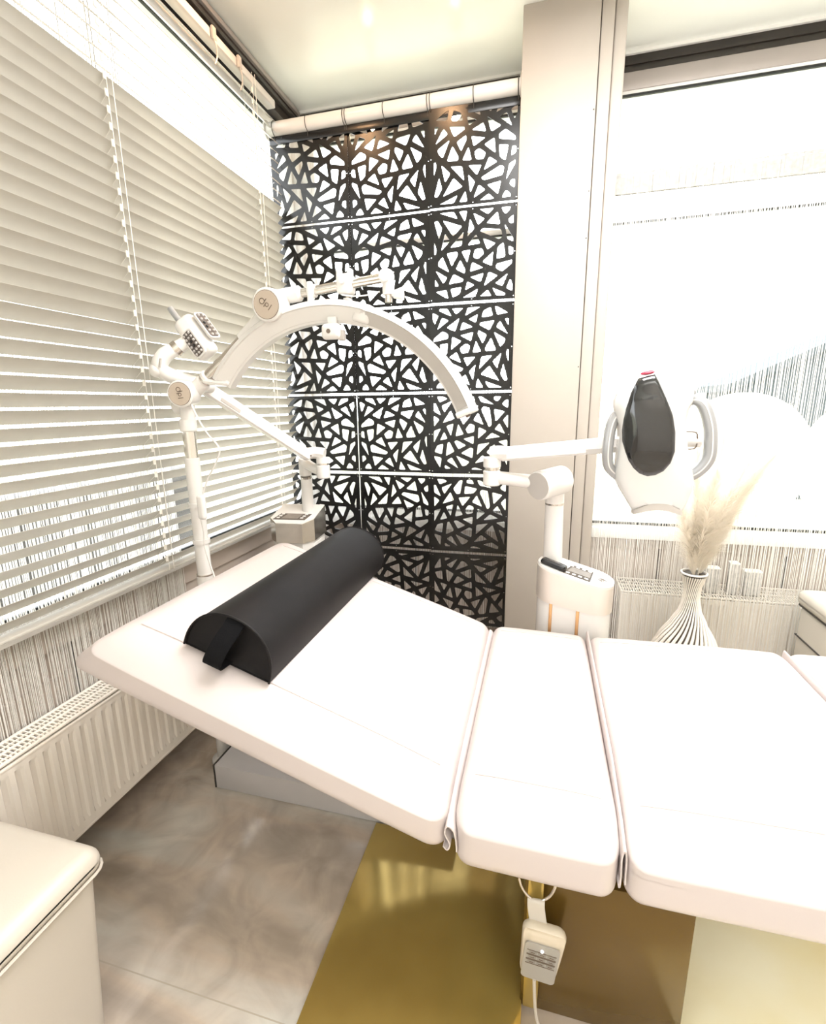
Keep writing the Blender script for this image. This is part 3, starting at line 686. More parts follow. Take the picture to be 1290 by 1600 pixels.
# ------------------------------------------------------------------ small glyph mark printed on the lamp joints
def joint_mark(name, c, axis, r, parent, roll=0.0):
    a = Vector(axis).normalized(); s, t = frame_for(a); R = Matrix.Rotation(roll, 4, a); s = -(R @ s); t = R @ t
    def P(u, v, d=0.0006): return Vector(c)+s*(u*r)+t*(v*r)+a*d
    b = nb()
    path(b, [P(-0.36+0.18*math.cos(k*PI/5), 0.18*math.sin(k*PI/5)) for k in range(10)], r*0.028, seg=5, closed=True, sub=2)
    tube(b, P(-0.20, -0.05), P(-0.20, 0.32), r*0.028, seg=5)
    path(b, [P(0.06+0.12*math.cos(k*PI/5), 0.04+0.12*math.sin(k*PI/5)) for k in range(10)], r*0.028, seg=5, closed=True, sub=2)
    tube(b, P(-0.06, 0.05), P(-0.06, -0.22), r*0.028, seg=5)
    tube(b, P(0.34, -0.18), P(0.34, 0.26), r*0.028, seg=5)
    obj(name, b, 'ink', parent)

# ------------------------------------------------------------------ crescent lamp on its floor stand
L1 = thing('crescent_lamp', 'white crescent shaped lamp arching over the bed on a jointed floor stand', 'lamp', (-1.10, 1.335, 0))
px_, py_ = -1.101, 1.335
b = nb(); lathe(b, [(0.02, 0.0), (0.046, 0.0), (0.048, 0.006), (0.046, 0.014), (0.03, 0.026)], (px_, py_, 0)); obj('base', b, 'plastic', L1)
b = nb(); tube(b, (px_, py_, 0.02), (px_, py_, 0.74), 0.027, seg=24); tube(b, (px_, py_, 0.74), (px_, py_, 1.14), 0.0235, seg=24, chamfer=0.002)
tube(b, (px_, py_, 1.225), (px_, py_, 1.265), 0.0265, seg=24, chamfer=0.003); tube(b, (px_+0.002, py_, 1.26), (px_+0.006, py_, 1.325), 0.0225, seg=24); obj('pole', b, 'plastic', L1)
b = nb(); tube(b, (px_, py_, 1.13), (px_, py_, 1.23), 0.0205, seg=24); obj('steel_section', b, 'chrome', L1)
for z in (0.985, 0.86):
    b = nb(); tube(b, (px_, py_, z-0.008), (px_, py_, z+0.006), 0.0285, seg=20); obj('cable_clip', b, 'plastic', L1)
b = nb(); tube(b, (px_, py_, 0.737), (px_, py_, 0.742), 0.0275, seg=20); obj('steel_ring', b, 'chrome', L1)
def joint(c, r, L=L1, roll=0.9, ln=0.06, ax=(-0.38, -0.92, -0.05)):
    c = Vector(c); a = Vector(ax).normalized()
    b = nb(); tube(b, c-a*ln*0.5, c+a*ln*0.5, r, seg=36, chamfer=0.004); o = obj('joint', b, 'plastic', L)
    b = nb(); tube(b, c+a*(ln*0.5-0.001), c+a*(ln*0.5+0.0014), r*0.82, seg=32); obj('joint_cap', b, 'beige', o)
    b = nb(); path(b, [c+a*(ln*0.5+0.0005)+(frame_for(a)[0]*math.cos(k*PI/12)+frame_for(a)[1]*math.sin(k*PI/12))*r*0.84 for k in range(24)], 0.0006, seg=4, closed=True, sub=1); obj('cap_groove', b, 'ink', o)
    joint_mark('joint_mark', c+a*(ln*0.5+0.0012), a, r*0.9, o, roll)
Y1 = 1.345
J1 = (-1.085, 1.315, 1.343); J2 = (-0.760, 1.315, 1.582)
joint(J1, 0.041, roll=-1.45, ax=(0.20, -0.97, -0.04)); joint(J2, 0.045, roll=-0.75, ax=(0.03, -1.0, -0.12))
def on_arm(t): return Vector((-1.140, Y1, 1.298)).lerp(Vector((-0.735, Y1, 1.606)), t)
b = nb(); tube(b, on_arm(-0.02), on_arm(0.27), 0.0235, seg=24, chamfer=0.006); obj('arm_sleeve', b, 'plastic', L1)
b = nb(); tube(b, on_arm(0.285), on_arm(0.315), 0.025, seg=24, chamfer=0.003); obj('arm_collar', b, 'plastic', L1)
b = nb(); tube(b, on_arm(0.64), on_arm(0.95), 0.0235, 0.027, seg=24, chamfer=0.003); obj('arm_sleeve', b, 'plastic', L1)
b = nb(); tube(b, on_arm(0.25), on_arm(0.68), 0.0185, seg=24); obj('steel_rod', b, 'chrome', L1)
b = nb(); path(b, [on_arm(0.30)+Vector((0, -0.018, -0.01)), on_arm(0.40)+Vector((0.03, -0.01, -0.05)), on_arm(0.36)+Vector((0.04, 0, -0.03))], 0.008, seg=8); obj('lock_lever', b, 'plastic', L1)
def on_boom(t): return Vector((-0.823, Y1+0.005, 1.603)).lerp(Vector((-0.425, Y1+0.005, 1.640)), t)
b = nb(); tube(b, on_boom(0), on_boom(0.36), 0.0215, seg=24, chamfer=0.008); obj('boom_sleeve', b, 'plastic', L1)
b = nb(); tube(b, on_boom(0.3), on_boom(1.0), 0.0125, seg=20); obj('boom_rod', b, 'chrome', L1)
b = nb(); p = on_boom(0.44); tube(b, p-Vector((0.010, 0, 0)), p+Vector((0.010, 0, 0)), 0.018, seg=20); box(b, p.x-0.007, p.x+0.008, p.y-0.022, p.y-0.008, p.z-0.045, p.z+0.022, 0.003); obj('clamp', b, 'plastic', L1)
b = nb(); p = on_boom(0.70)
box(b, p.x-0.022, p.x+0.022, p.y-0.024, p.y+0.022, p.z-0.026, p.z+0.026, 0.009, seg=3)
for q in (-1, 1): box(b, p.x+q*0.016-0.006, p.x+q*0.016+0.006, p.y-0.018, p.y+0.006, p.z+0.020, p.z+0.038, 0.003)
tube(b, p+Vector((0, -0.024, 0.004)), p+Vector((0, -0.034, 0.004)), 0.008, seg=14); obj('slider', b, 'plastic', L1)
b = nb(); path(b, [(p.x+0.004+0.011*math.cos(k*PI/3), p.y+0.011*math.sin(k*PI/3), p.z-0.022-k*0.0016) for k in range(34)], 0.0024, seg=6, sub=3); obj('spring', b, 'plastic', L1)
b = nb(); tube(b, (p.x+0.004, p.y, p.z-0.02), (p.x+0.004, p.y, 1.575), 0.006, seg=12); obj('spring_pin', b, 'chrome', L1)
b = nb(); p = on_boom(1.0); ball(b, p, 0.021, 20, 12); tube(b, p+Vector((0, -0.015, 0)), p+Vector((0, -0.026, 0)), 0.016, seg=24, chamfer=0.003)
tube(b, p+Vector((0.004, 0, -0.01)), p+Vector((0.004, 0, -0.045)), 0.016, seg=20); obj('end_knuckle', b, 'plastic', L1)
b = nb(); tube(b, (p.x+0.004, p.y, p.z-0.042), (p.x+0.004, p.y, 1.575), 0.010, seg=18); obj('drop_pin', b, 'chrome', L1)
b = nb(); q = Vector((p.x+0.03, p.y, p.z-0.045)); tube(b, q+Vector((-0.012, 0, 0)), q+Vector((0.014, 0, 0.0)), 0.010, 0.018, seg=8); tube(b, q+Vector((-0.02, 0, 0)), q, 0.005, seg=8); obj('thumb_screw', b, 'plastic', L1)
b = nb(); path(b, [(-0.55, 1.33, 1.60), (-0.52, 1.325, 1.593), (-0.48, 1.325, 1.592), (-0.44, 1.33, 1.60)], 0.0018, seg=6); obj('coil_cord', b, 'cord', L1)
# the arch itself: circle through the three measured points
A_, B_, C_ = Vector((-0.966, 1.374)), Vector((-0.549, 1.552)), Vector((-0.196, 1.285))
d_ = 2*(A_.x*(B_.y-C_.y)+B_.x*(C_.y-A_.y)+C_.x*(A_.y-B_.y))
ux = ((A_.length_squared)*(B_.y-C_.y)+(B_.length_squared)*(C_.y-A_.y)+(C_.length_squared)*(A_.y-B_.y))/d_
uz = ((A_.length_squared)*(C_.x-B_.x)+(B_.length_squared)*(A_.x-C_.x)+(C_.length_squared)*(B_.x-A_.x))/d_
RR = (A_-Vector((ux, uz))).length; aA = math.atan2(A_.y-uz, A_.x-ux); aC = math.atan2(C_.y-uz, C_.x-ux)
def arch(bm, a0, a1, sec, yc, n=40):
    rings = []
    for i in range(n+1):
        a = a0+(a1-a0)*i/n; yy = yc+0.03*(a-PI/2)
        rings.append([Vector((ux+(RR+s)*math.cos(a), yy+y, uz+(RR+s)*math.sin(a))) for s, y in sec])
    ring_loft(bm, rings)
YA = 1.325; aM = 1.28
shell = [(0.019, -0.020), (0.022, -0.014), (0.022, 0.022), (0.017, 0.027), (-0.014, 0.027), (-0.020, 0.020), (-0.021, -0.004), (-0.017, -0.006), (0.008, -0.018), (0.010, -0.023)]
for nm, a0, a1, k in (('arch_half', aA, aM, 1.36), ('arch_half', aM, aC, 1.22)):
    b = nb(); arch(b, a0, a1, [(s*k, y*k) for s, y in shell], YA); o = obj(nm, b, 'plastic', L1)
    b = nb(); arch(b, a0-0.015, a1+0.015, [(s_*k, y_*k-0.0005) for s_, y_ in ((0.0085, -0.0195), (-0.0165, -0.0075), (-0.0165, -0.0045), (0.0085, -0.0165))], YA); obj('diffuser', b, 'plastic2' if k < 1.3 else 'plastic', o, label='pale grey light strip' if k < 1.3 else None)
b = nb(); p = Vector((ux+RR*math.cos(aM), YA, uz+RR*math.sin(aM)))
mxk = Matrix.Translation(p) @ Matrix.Rotation(-(aM-PI/2), 4, 'Y')
box(b, -0.030, 0.020, -0.030, 0.034, -0.020, 0.030, 0.008, seg=3, mx=mxk); box(b, 0.012, 0.055, -0.010, 0.034, 0.012, 0.030, 0.006, seg=3, mx=mxk @ Matrix.Rotation(0.20, 4, 'Y')); obj('hinge_block', b, 'plastic', L1)
for a, s in ((aC, -1),):
    b = nb(); q = Vector((ux+RR*math.cos(a), YA+0.03*(a-PI/2), uz+RR*math.sin(a)))
    mxe = Matrix.Translation(q) @ Matrix.Rotation(-(a-PI/2), 4, 'Y'); box(b, -0.002, 0.014, -0.028, 0.034, -0.026, 0.028, 0.004, mx=mxe); obj('end_cap', b, 'plastic', L1)
    b = nb(); box(b, 0.013, 0.020, -0.008, 0.008, -0.006, 0.006, 0.001, mx=mxe); obj('end_plug', b, 'ink', L1)
b = nb(); c = Vector((-0.572, 1.300, 1.500)); rbox(b, 0.056, 0.026, 0.042, 0.012, 5, None, Matrix.Translation(c)); cm = obj('camera_box', b, 'plastic', L1)
b = nb(); tube(b, c+Vector((-0.004, -0.012, 0)), c+Vector((-0.004, -0.0145, 0)), 0.006, seg=18); obj('camera_lens', b, 'ink', cm)
b = nb(); box(b, c.x+0.018, c.x+0.036, c.y-0.004, c.y+0.016, c.z-0.024, c.z+0.004, 0.003); obj('camera_clip', b, 'plastic2', cm)
b = nb(); box(b, c.x-0.012, c.x+0.014, c.y, c.y+0.02, c.z+0.016, c.z+0.04, 0.003); obj('camera_mount', b, 'plastic', cm)
b = nb(); path(b, [(-1.065, 1.31, 1.325), (-1.035, 1.30, 1.27), (-1.005, 1.30, 1.22), (-0.968, 1.30, 1.175), (-0.985, 1.30, 1.13), (-1.020, 1.30, 1.08), (-1.045, 1.30, 1.03)], 0.0028)
path(b, [(-1.060, 1.295, 0.945), (-1.058, 1.300, 0.90), (-1.063, 1.303, 0.85), (-1.050, 1.305, 0.78), (-1.035, 1.305, 0.72), (-1.03, 1.305, 0.60), (-1.05, 1.31, 0.3), (-1.06, 1.31, 0.03)], 0.0028); obj('power_cord', b, 'plastic', L1)
b = nb(); rbox(b, 0.028, 0.020, 0.082, 0.010, 5, None, Matrix.Translation((-1.052, 1.296, 0.985))); obj('cord_switch', b, 'plastic', L1)

# ------------------------------------------------------------------ led treatment lamp in the corner
T2 = thing('led_treatment_lamp', 'white treatment lamp with small lens panels on a tower in the window corner', 'treatment lamp', (-1.06, 1.93, 0))
tc_ = Matrix.Translation((-1.058, 1.925, 0)) @ Matrix.Rotation(0.10, 4, 'Z')
foot = [(-0.105, 0.10), (-0.105, -0.055), (-0.060, -0.105), (0.062, -0.105), (0.098, -0.05), (0.098, 0.10)]
b = nb(); prism(b, [(x*0.93, y*0.93) for x, y in foot], 0.68, mx=tc_, z0=0.04); tw = obj('tower', b, 'plastic', T2, 20)
b = nb(); lo = [tc_ @ Vector((x, y, 0.715)) for x, y in foot]; hi = [tc_ @ Vector((x, y, 0.800+0.22*(y+0.105))) for x, y in foot]; ring_loft(b, [lo, hi]); obj('control_head', b, 'chrome', T2, 20)
tp = tc_ @ Matrix.Translation((0, 0, 0.7995+0.22*0.105)) @ Matrix.Rotation(math.atan(0.22), 4, 'X')
b = nb(); prism(b, [(x*0.99, y*0.99) for x, y in foot], 0.004, mx=tp); obj('top_plate', b, 'plastic', T2, 20)
b = nb(); prism(b, [(-0.086, -0.070), (0.062, -0.070), (0.074, -0.010), (-0.070, -0.010)], 0.002, mx=tp @ Matrix.Translation((0, 0, 0.004))); cp = obj('control_panel', b, 'panelgrey', T2, 20)
b = nb(); prism(b, [(-0.050, -0.064), (0.026, -0.064), (0.036, -0.016), (-0.036, -0.016)], 0.0012, mx=tp @ Matrix.Translation((0, 0, 0.006))); obj('display', b, 'screen', cp, 20)
for sx in (0, 1):
    for k in range(3):
        b = nb(); x = (-0.074+k*0.0045) if sx == 0 else (0.036+k*0.0045); y = -0.060+k*0.019
        box(b, x, x+0.014, y, y+0.011, 0.006, 0.0075, 0.001, mx=tp); obj('key', b, 'plastic', cp)
b = nb(); box(b, -0.055, -0.018, -0.0995, -0.095, 0.655, 0.705, mx=tc_); obj('socket', b, 'acrylic', T2, label='black square socket')
b = nb(); box(b, 0.085, 0.094, -0.040, 0.075, 0.50, 0.70, 0.001, mx=tc_); obj('side_hatch', b, 'plastic', T2)
for z in (0.66, 0.60):
    b = nb(); tube(b, tc_ @ Vector((0.0935, -0.02, z)), tc_ @ Vector((0.0950, -0.02, z)), 0.004, seg=10); obj('screw', b, 'ink', T2)
for x in (-0.08, 0.075):
    for y in (-0.06, 0.08):
        b = nb(); tube(b, tc_ @ Vector((x-0.012, y, 0.022)), tc_ @ Vector((x+0.012, y, 0.022)), 0.022, seg=16); obj('castor', b, 'acrylic', T2)
b = nb(); tube(b, (-1.022, 1.965, 0.80), (-1.022, 1.965, 0.985), 0.027, 0.025, seg=24); tube(b, (-1.020, 1.955, 0.995), (-1.018, 1.95, 1.075), 0.027, seg=24, chamfer=0.004); obj('column', b, 'plastic', T2)
b = nb(); tube(b, (-1.022, 1.965, 0.984), (-1.021, 1.96, 0.996), 0.0255, seg=24); obj('steel_ring', b, 'chrome', T2)
b = nb(); path(b, [(-1.020, 1.95, 1.055), (-0.965, 1.925, 1.035), (-0.905, 1.905, 1.020)], [0.025, 0.022, 0.024]); tube(b, (-0.905, 1.90, 0.995), (-0.905, 1.90, 1.052), 0.029, seg=24, chamfer=0.004); obj('link', b, 'plastic', T2)
b = nb(); tube(b, (-0.905, 1.90, 1.050), (-0.905, 1.90, 1.060), 0.024, seg=20); obj('steel_ring', b, 'chrome', T2)
b = nb(); tube(b, (-0.905, 1.90, 1.060), (-0.905, 1.90, 1.085), 0.028, seg=24); path(b, [(-0.895, 1.90, 1.098), (-0.94, 1.89, 1.105), (-0.975, 1.86, 1.098)], [0.026, 0.026, 0.024]); obj('swivel', b, 'plastic', T2)
P0 = Vector((-0.955, 1.865, 1.095)); P1 = Vector((-1.130, 1.455, 1.373))
b = nb(); path(b, [P0, P0.lerp(P1, .33), P0.lerp(P1, .66), P1], 1.0, flat=(0.017, 0.023), up=(0, 0, 1)); obj('spring_arm', b, 'plastic', T2)
b = nb(); dr = (P1-P0).normalized(); sd = dr.cross(Vector((0, 0, 1))).normalized()
sd = -sd if sd.x < 0 else sd; up_ = sd.cross(dr); up_ = -up_ if up_.z < 0 else up_
for t0, t1, m_ in ((0.70, 0.86, 'plastic2'),):
    q0, q1 = P0.lerp(P1, t0), P0.lerp(P1, t1); path(b, [q0+sd*0.0165-up_*0.007, q0.lerp(q1, .5)+sd*0.0165-up_*0.007, q1+sd*0.0165-up_*0.007], 1.0, flat=(0.002, 0.006), up=(0, 0, 1)); obj('grey_insert', b, m_, T2)
b = nb(); tube(b, P0+sd*0.016, P0+sd*0.018, 0.004, seg=10); obj('pivot_pin', b, 'ink', T2)
b = nb(); path(b, [(-1.105, 1.47, 1.372), (-1.115, 1.43, 1.375), (-1.145, 1.385, 1.390), (-1.175, 1.345, 1.410), (-1.182, 1.335, 1.435), (-1.165, 1.345, 1.465), (-1.140, 1.365, 1.482)], [0.024, 0.024, 0.024, 0.024, 0.025, 0.024, 0.022], seg=18); ball(b, (-1.190, 1.33, 1.418), 0.024, 18, 12); obj('curved_elbow', b, 'plastic', T2)
b = nb(); path(b, [(-1.166, 1.3155, 1.425), (-1.160, 1.318, 1.452)], 0.0035, seg=6); obj('elbow_button', b, 'plastic2', T2)
b = nb(); tube(b, (-1.143, 1.363, 1.480), (-1.132, 1.370, 1.490), 0.0245, seg=22); obj('steel_ring', b, 'chrome', T2)
b = nb(); tube(b, (-1.133, 1.370, 1.489), (-1.105, 1.39, 1.510), 0.021, seg=20); obj('neck', b, 'plastic', T2)
Lx = Vector((0.60, 0.0, -0.80)).normalized(); Nn = Vector((0.42, -0.90, -0.10)); Nn = (Nn-Lx*Nn.dot(Lx)).normalized(); Wx = Lx.cross(Nn).normalized()
Wx = -Wx if Wx.x < 0 else Wx
hc0 = Vector((-1.090, 1.405, 1.520))
def HM(o_, l, n_, w): return Matrix(((l.x, n_.x, w.x, o_.x), (l.y, n_.y, w.y, o_.y), (l.z, n_.z, w.z, o_.z), (0, 0, 0, 1)))
b = nb(); rbox(b, 0.150, 0.055, 0.074, 0.024, 6, None, HM(hc0, Lx, Nn, Wx)); hd = obj('lamp_head', b, 'plastic', T2)
b = nb(); h0 = hc0-Lx*0.065-Wx*0.012; tube(b, h0, h0-Lx*0.062, 0.010, seg=14, chamfer=0.002); obj('grip', b, 'silver', hd)
def led_plate(o_, l, n_, w, ln, wd, rows, cols):
    m_ = HM(o_, l, w, n_)
    b = nb(); prism(b, rrect(ln+0.010, wd+0.010, 0.012), 0.008, mx=m_, z0=-0.004); bz = obj('panel_bezel', b, 'plastic', T2)
    b = nb(); prism(b, rrect(ln, wd, 0.009), 0.002, mx=m_, z0=0.004); pp = obj('lens_plate', b, 'ledblack', bz, 20)
    for i in range(rows):
        for j in range(cols):
            b = nb(); q = m_ @ Vector((-ln/2+ln*(i+0.5)/rows, -wd/2+wd*(j+0.5)/cols, 0.006)); ball(b, q, 0.0045, 10, 6); obj('lens', b, 'lens' if (i, j) not in ((2, 1), (3, 1)) else 'acrylic', pp)
led_plate(hc0-Wx*0.012+Nn*0.030+Lx*0.026, Lx, (Nn-Wx*0.30).normalized(), (Wx+Nn*0.30).normalized(), 0.082, 0.034, 6, 3)
n2 = (Nn*0.50+Wx*0.87).normalized(); w2 = Lx.cross(n2).normalized()
led_plate(hc0+Wx*0.052+Nn*0.012-Lx*0.004, Lx, n2, w2, 0.088, 0.034, 6, 2)

# ------------------------------------------------------------------ mask lamp on its tower
T3 = thing('mask_lamp', 'white mask shaped lamp with black oval window on a jointed arm and tower', 'treatment lamp', (0.13, 1.72, 0))
tm = Matrix.Translation((0.138, 1.722, 0)) @ Matrix.Rotation(math.radians(-14), 4, 'Z')
fp = rrect(0.262, 0.165, 0.072, 8)
b = nb(); prism(b, [(x*0.97, y*0.97) for x, y in fp], 0.56, mx=tm, z0=0.05); obj('tower', b, 'plastic', T3, 40)
def ztop(x): return 0.713-0.22*x
b = nb(); ring_loft(b, [[tm @ Vector((x, y, 0.600-0.10*x)) for x, y in fp], [tm @ Vector((x, y, ztop(x)-0.006)) for x, y in fp]]); obj('metal_band', b, 'satin', T3, 40, label='warm steel band')
tt = tm @ Matrix.Translation((0, 0, 0.707)) @ Matrix.Rotation(math.atan(0.22), 4, 'Y')
b = nb(); prism(b, [(x*1.015, y*0.995) for x, y in fp], 0.008, mx=tt); obj('top_plate', b, 'plastic', T3, 40)
b = nb(); prism(b, [(-0.035, -0.060), (0.060, -0.060), (0.056, 0.040), (-0.020, 0.040)], 0.002, mx=tt @ Matrix.Translation((0, 0, 0.008))); cp = obj('control_panel', b, 'panelgrey', T3, 20)
b = nb(); prism(b, [(-0.024, -0.034), (0.054, -0.034), (0.052, 0.016), (-0.016, 0.016)], 0.0012, mx=tt @ Matrix.Translation((0, 0, 0.010))); obj('display', b, 'screen', cp, 20)
for yy in (-0.056, 0.022):
    for k in range(4):
        b = nb(); x = -0.026+k*0.0215; box(b, x, x+0.013, yy, yy+0.013, 0.010, 0.0115, 0.001, mx=tt); obj('key', b, 'plastic', cp)
b = nb(); m_ = tt @ Matrix.Translation((0.094, -0.005, 0.0085))
path(b, [m_ @ Vector((0.012*math.cos(a*PI/6), 0.012*math.sin(a*PI/6), 0)) for a in range(10)], 0.0012, seg=5, sub=2)
path(b, [m_ @ Vector((0.006*math.cos(a*PI/5), 0.006*math.sin(a*PI/5), 0)) for a in range(10)], 0.0010, seg=5, sub=2, closed=True); obj('printed_mark', b, 'ink', T3)
for x in (-0.062, 0.030):
    b = nb(); box(b, x-0.0055, x+0.0055, -0.0835, -0.0795, 0.06, 0.600-0.10*x, 0.001, mx=tm); obj('copper_stripe', b, 'bronze', T3)
b = nb(); path(b, [tm @ Vector(v) for v in ((-0.078, -0.092, 0.500), (-0.066, -0.105, 0.470), (-0.040, -0.108, 0.435), (-0.005, -0.100, 0.41), (0.03, -0.088, 0.395))], 1.0, flat=(0.011, 0.004), up=(0, 1, 0.1)); obj('hose_holder', b, 'plastic2', T3)
for x in (-0.09, 0.09):
    for y in (-0.045, 0.045):
        b = nb(); tube(b, tm @ Vector((x-0.012, y, 0.026)), tm @ Vector((x+0.012, y, 0.026)), 0.026, seg=16); obj('castor', b, 'acrylic', T3)
b = nb(); tube(b, (0.060, 1.765, 0.72), (0.056, 1.765, 0.945), 0.034, 0.032, seg=28); tube(b, (0.056, 1.765, 0.953), (0.055, 1.762, 0.990), 0.033, seg=28); obj('column', b, 'plastic', T3)
b = nb(); tube(b, (0.056, 1.765, 0.944), (0.056, 1.765, 0.954), 0.0325, seg=28); obj('steel_ring', b, 'chrome', T3)
b = nb(); D0 = Vector((-0.004, 1.662, 1.026)); D1 = Vector((0.080, 1.763, 1.036)); tube(b, D0, D1, 0.050, seg=36, chamfer=0.006); obj('drum', b, 'plastic', T3)
b = nb(); dd = (D0-D1).normalized(); tube(b, D0+dd*0.0005, D0+dd*0.003, 0.046, seg=36); obj('drum_cap', b, 'plastic2', T3, label='grey round end cap')
b = nb(); tube(b, (0.01, 1.705, 1.030), (-0.160, 1.70, 1.048), 0.025, 0.023, seg=24); tube(b, (-0.163, 1.70, 1.018), (-0.163, 1.70, 1.072), 0.031, seg=24, chamfer=0.004); obj('lower_arm', b, 'plastic', T3)
b = nb(); tube(b, (-0.163, 1.70, 1.070), (-0.163, 1.70, 1.082), 0.026, seg=24); obj('steel_ring', b, 'chrome', T3)
b = nb(); tube(b, (-0.163, 1.70, 1.082), (-0.163, 1.70, 1.118), 0.031, seg=24, chamfer=0.003); path(b, [(-0.165, 1.70, 1.128), (-0.14, 1.695, 1.132), (-0.105, 1.685, 1.132)], [0.028, 0.027, 0.025]); obj('swivel', b, 'plastic', T3)
Q0, Q1 = Vector((-0.125, 1.69, 1.130)), Vector((0.30, 1.565, 1.185))
b = nb(); path(b, [Q0, Q0.lerp(Q1, .5), Q1], 1.0, flat=(0.019, 0.024), up=(0, 0, 1)); obj('spring_arm', b, 'plastic', T3)
b = nb(); path(b, [Q0.lerp(Q1, k)+Vector((0, -0.0205, -0.014)) for k in (0.62, 0.8, 0.98)], 1.0, flat=(0.003, 0.0085), up=(0, 0, 1)); obj('grey_insert', b, 'plastic2', T3)
b = nb(); tube(b, Q0+Vector((-0.002, -0.020, 0.002)), Q0+Vector((-0.003, -0.0225, 0.002)), 0.004, seg=10); obj('pivot_pin', b, 'ink', T3)
b = nb(); tube(b, Q1, Q1+Vector((0.145, -0.01, 0.004)), 0.018, seg=18, chamfer=0.003); tube(b, (0.30, 1.565, 1.185), (0.30, 1.50, 1.19), 0.03, seg=20); obj('head_mount', b, 'plastic', T3)
b = nb(); path(b, [(0.395, 1.545, 1.215), (0.425, 1.542, 1.213), (0.430, 1.541, 1.19), (0.425, 1.541, 1.168), (0.395, 1.542, 1.166)], 0.0022, seg=6, sub=3); obj('wire_clip', b, 'ink', T3)
# mask body: stacked rounded sections
lv = [(1.390, .266, .307, .030), (1.386, .248, .327, .046), (1.376, .230, .345, .057), (1.352, .213, .370, .065), (1.322, .196, .386, .068), (1.300, .190, .385, .072), (1.276, .194, .377, .074),
      (1.239, .205, .374, .076), (1.205, .209, .378, .076), (1.170, .209, .386, .074), (1.138, .207, .396, .070), (1.110, .207, .405, .066), (1.086, .209, .411, .062), (1.060, .221, .408, .056), (1.035, .237, .402, .050), (1.010, .253, .394, .044), (0.996, .262, .389, .040)]
YC3 = 1.475; EX = 3.2
def at_z(z):
    z = max(lv[-1][0], min(lv[0][0], z))
    for i in range(len(lv)-1):
        if lv[i][0] >= z >= lv[i+1][0]:
            t = (lv[i][0]-z)/(lv[i][0]-lv[i+1][0]); return [lv[i][k]*(1-t)+lv[i+1][k]*t for k in (1, 2, 3)]
def yf(x, z):
    l, r, d = at_z(z); u = min(1, abs((x-(l+r)/2)/((r-l)/2))); return YC3-d*(1-u**EX)**(1/EX)
rings = []
for z, l, r, d in lv:
    ring = []
    for k in range(72):
        a = 2*PI*k/72; c, s = math.cos(a), math.sin(a); u = math.copysign(abs(c)**(2/EX), c); v = math.copysign(abs(s)**(2/EX), s)
        zz = z+(0.030*(1-u*u) if z < 1.0 else (0.012*(1-u*u) if z < 1.02 else 0)) ; ring.append(Vector(((l+r)/2+u*(r-l)/2, YC3+v*d*(1 if v < 0 else 0.8), zz)))
    rings.append(ring)
b = nb(); ring_loft(b, rings); mb = obj('mask_body', b, 'maskwhite', T3, 60)
V = [(.240, 1.360), (.262, 1.366), (.279, 1.370), (.289, 1.350), (.308, 1.310), (.328, 1.265), (.338, 1.222), (.342, 1.171), (.335, 1.140), (.32, 1.118), (.302, 1.107), (.282, 1.103), (.262, 1.110), (.246, 1.124), (.232, 1.145), (.223, 1.168), (.215, 1.195), (.212, 1.225), (.212, 1.252), (.215, 1.283), (.225, 1.325)]
cx, cz = 0.276, 1.22
def patch(bm, poly, cx, cz, off, th, n=6):
    N = len(poly); front = []
    for k in range(1, n+1):
        s = k/n; front.append([Vector((cx+(x-cx)*s, yf(cx+(x-cx)*s, cz+(z-cz)*s)-off*(1 if k < n else 0.2), cz+(z-cz)*s)) for x, z in poly])
    c0 = bm.verts.new((cx, yf(cx, cz)-off, cz)); rows = [[bm.verts.new(p) for p in q] for q in front]
    for i in range(N): bm.faces.new((c0, rows[0][i], rows[0][(i+1) % N]))
    for k in range(n-1):
        for i in range(N): bm.faces.new((rows[k][i], rows[k+1][i], rows[k+1][(i+1) % N], rows[k][(i+1) % N]))
    back = [bm.verts.new(p+Vector((0, th, 0))) for p in front[-1]]; c1 = bm.verts.new((cx, yf(cx, cz)+th, cz))
    for i in range(N):
        bm.faces.new((rows[-1][i], back[i], back[(i+1) % N], rows[-1][(i+1) % N])); bm.faces.new((c1, back[(i+1) % N], back[i]))
b = nb(); patch(b, [tuple(q) for i_ in range(len(V)) for q in ((V[i_]), ((V[i_][0]+V[(i_+1) % len(V)][0])/2, (V[i_][1]+V[(i_+1) % len(V)][1])/2))], cx, cz, 0.0055, 0.008, 14); obj('dark_window', b, 'gloss', mb, 60, label='black glossy teardrop window')
b = nb(); patch(b, [(0.262+0.017*math.cos(a*PI/8), 1.3745+0.005*math.sin(a*PI/8)+0.15*0.017*math.cos(a*PI/8)) for a in range(16)], 0.262, 1.3745, 0.003, 0.004, 2); obj('badge', b, 'red', mb, label='small dark red oval badge')
b = nb(); rings = []
for k in range(17):
    u = -1+2*k/16; x = 0.3255+u*0.063; zz = 0.996+0.026*(1-u*u); y0 = yf(x, 1.0)
    rings.append([Vector((x, y0-0.004, zz+0.004)), Vector((x, y0+0.03, zz+0.004)), Vector((x, y0+0.03, zz-0.010-0.006*(1-u*u))), Vector((x, y0-0.004, zz-0.008-0.008*(1-u*u)))])
ring_loft(b, rings); obj('chin_rim', b, 'plastic2', mb)
def handle(pts, nm='handle'):
    b = nb(); path(b, pts, 1.0, flat=(0.0135, 0.017), up=(0, 1, 0)); h = obj(nm, b, 'silver', mb, 50)
    b = nb(); path(b, [Vector(p)+Vector((0, -0.0172, 0)) for p in pts], 1.0, flat=(0.0018, 0.0012), up=(0, 1, 0)); obj('white_line', b, 'plastic', h)
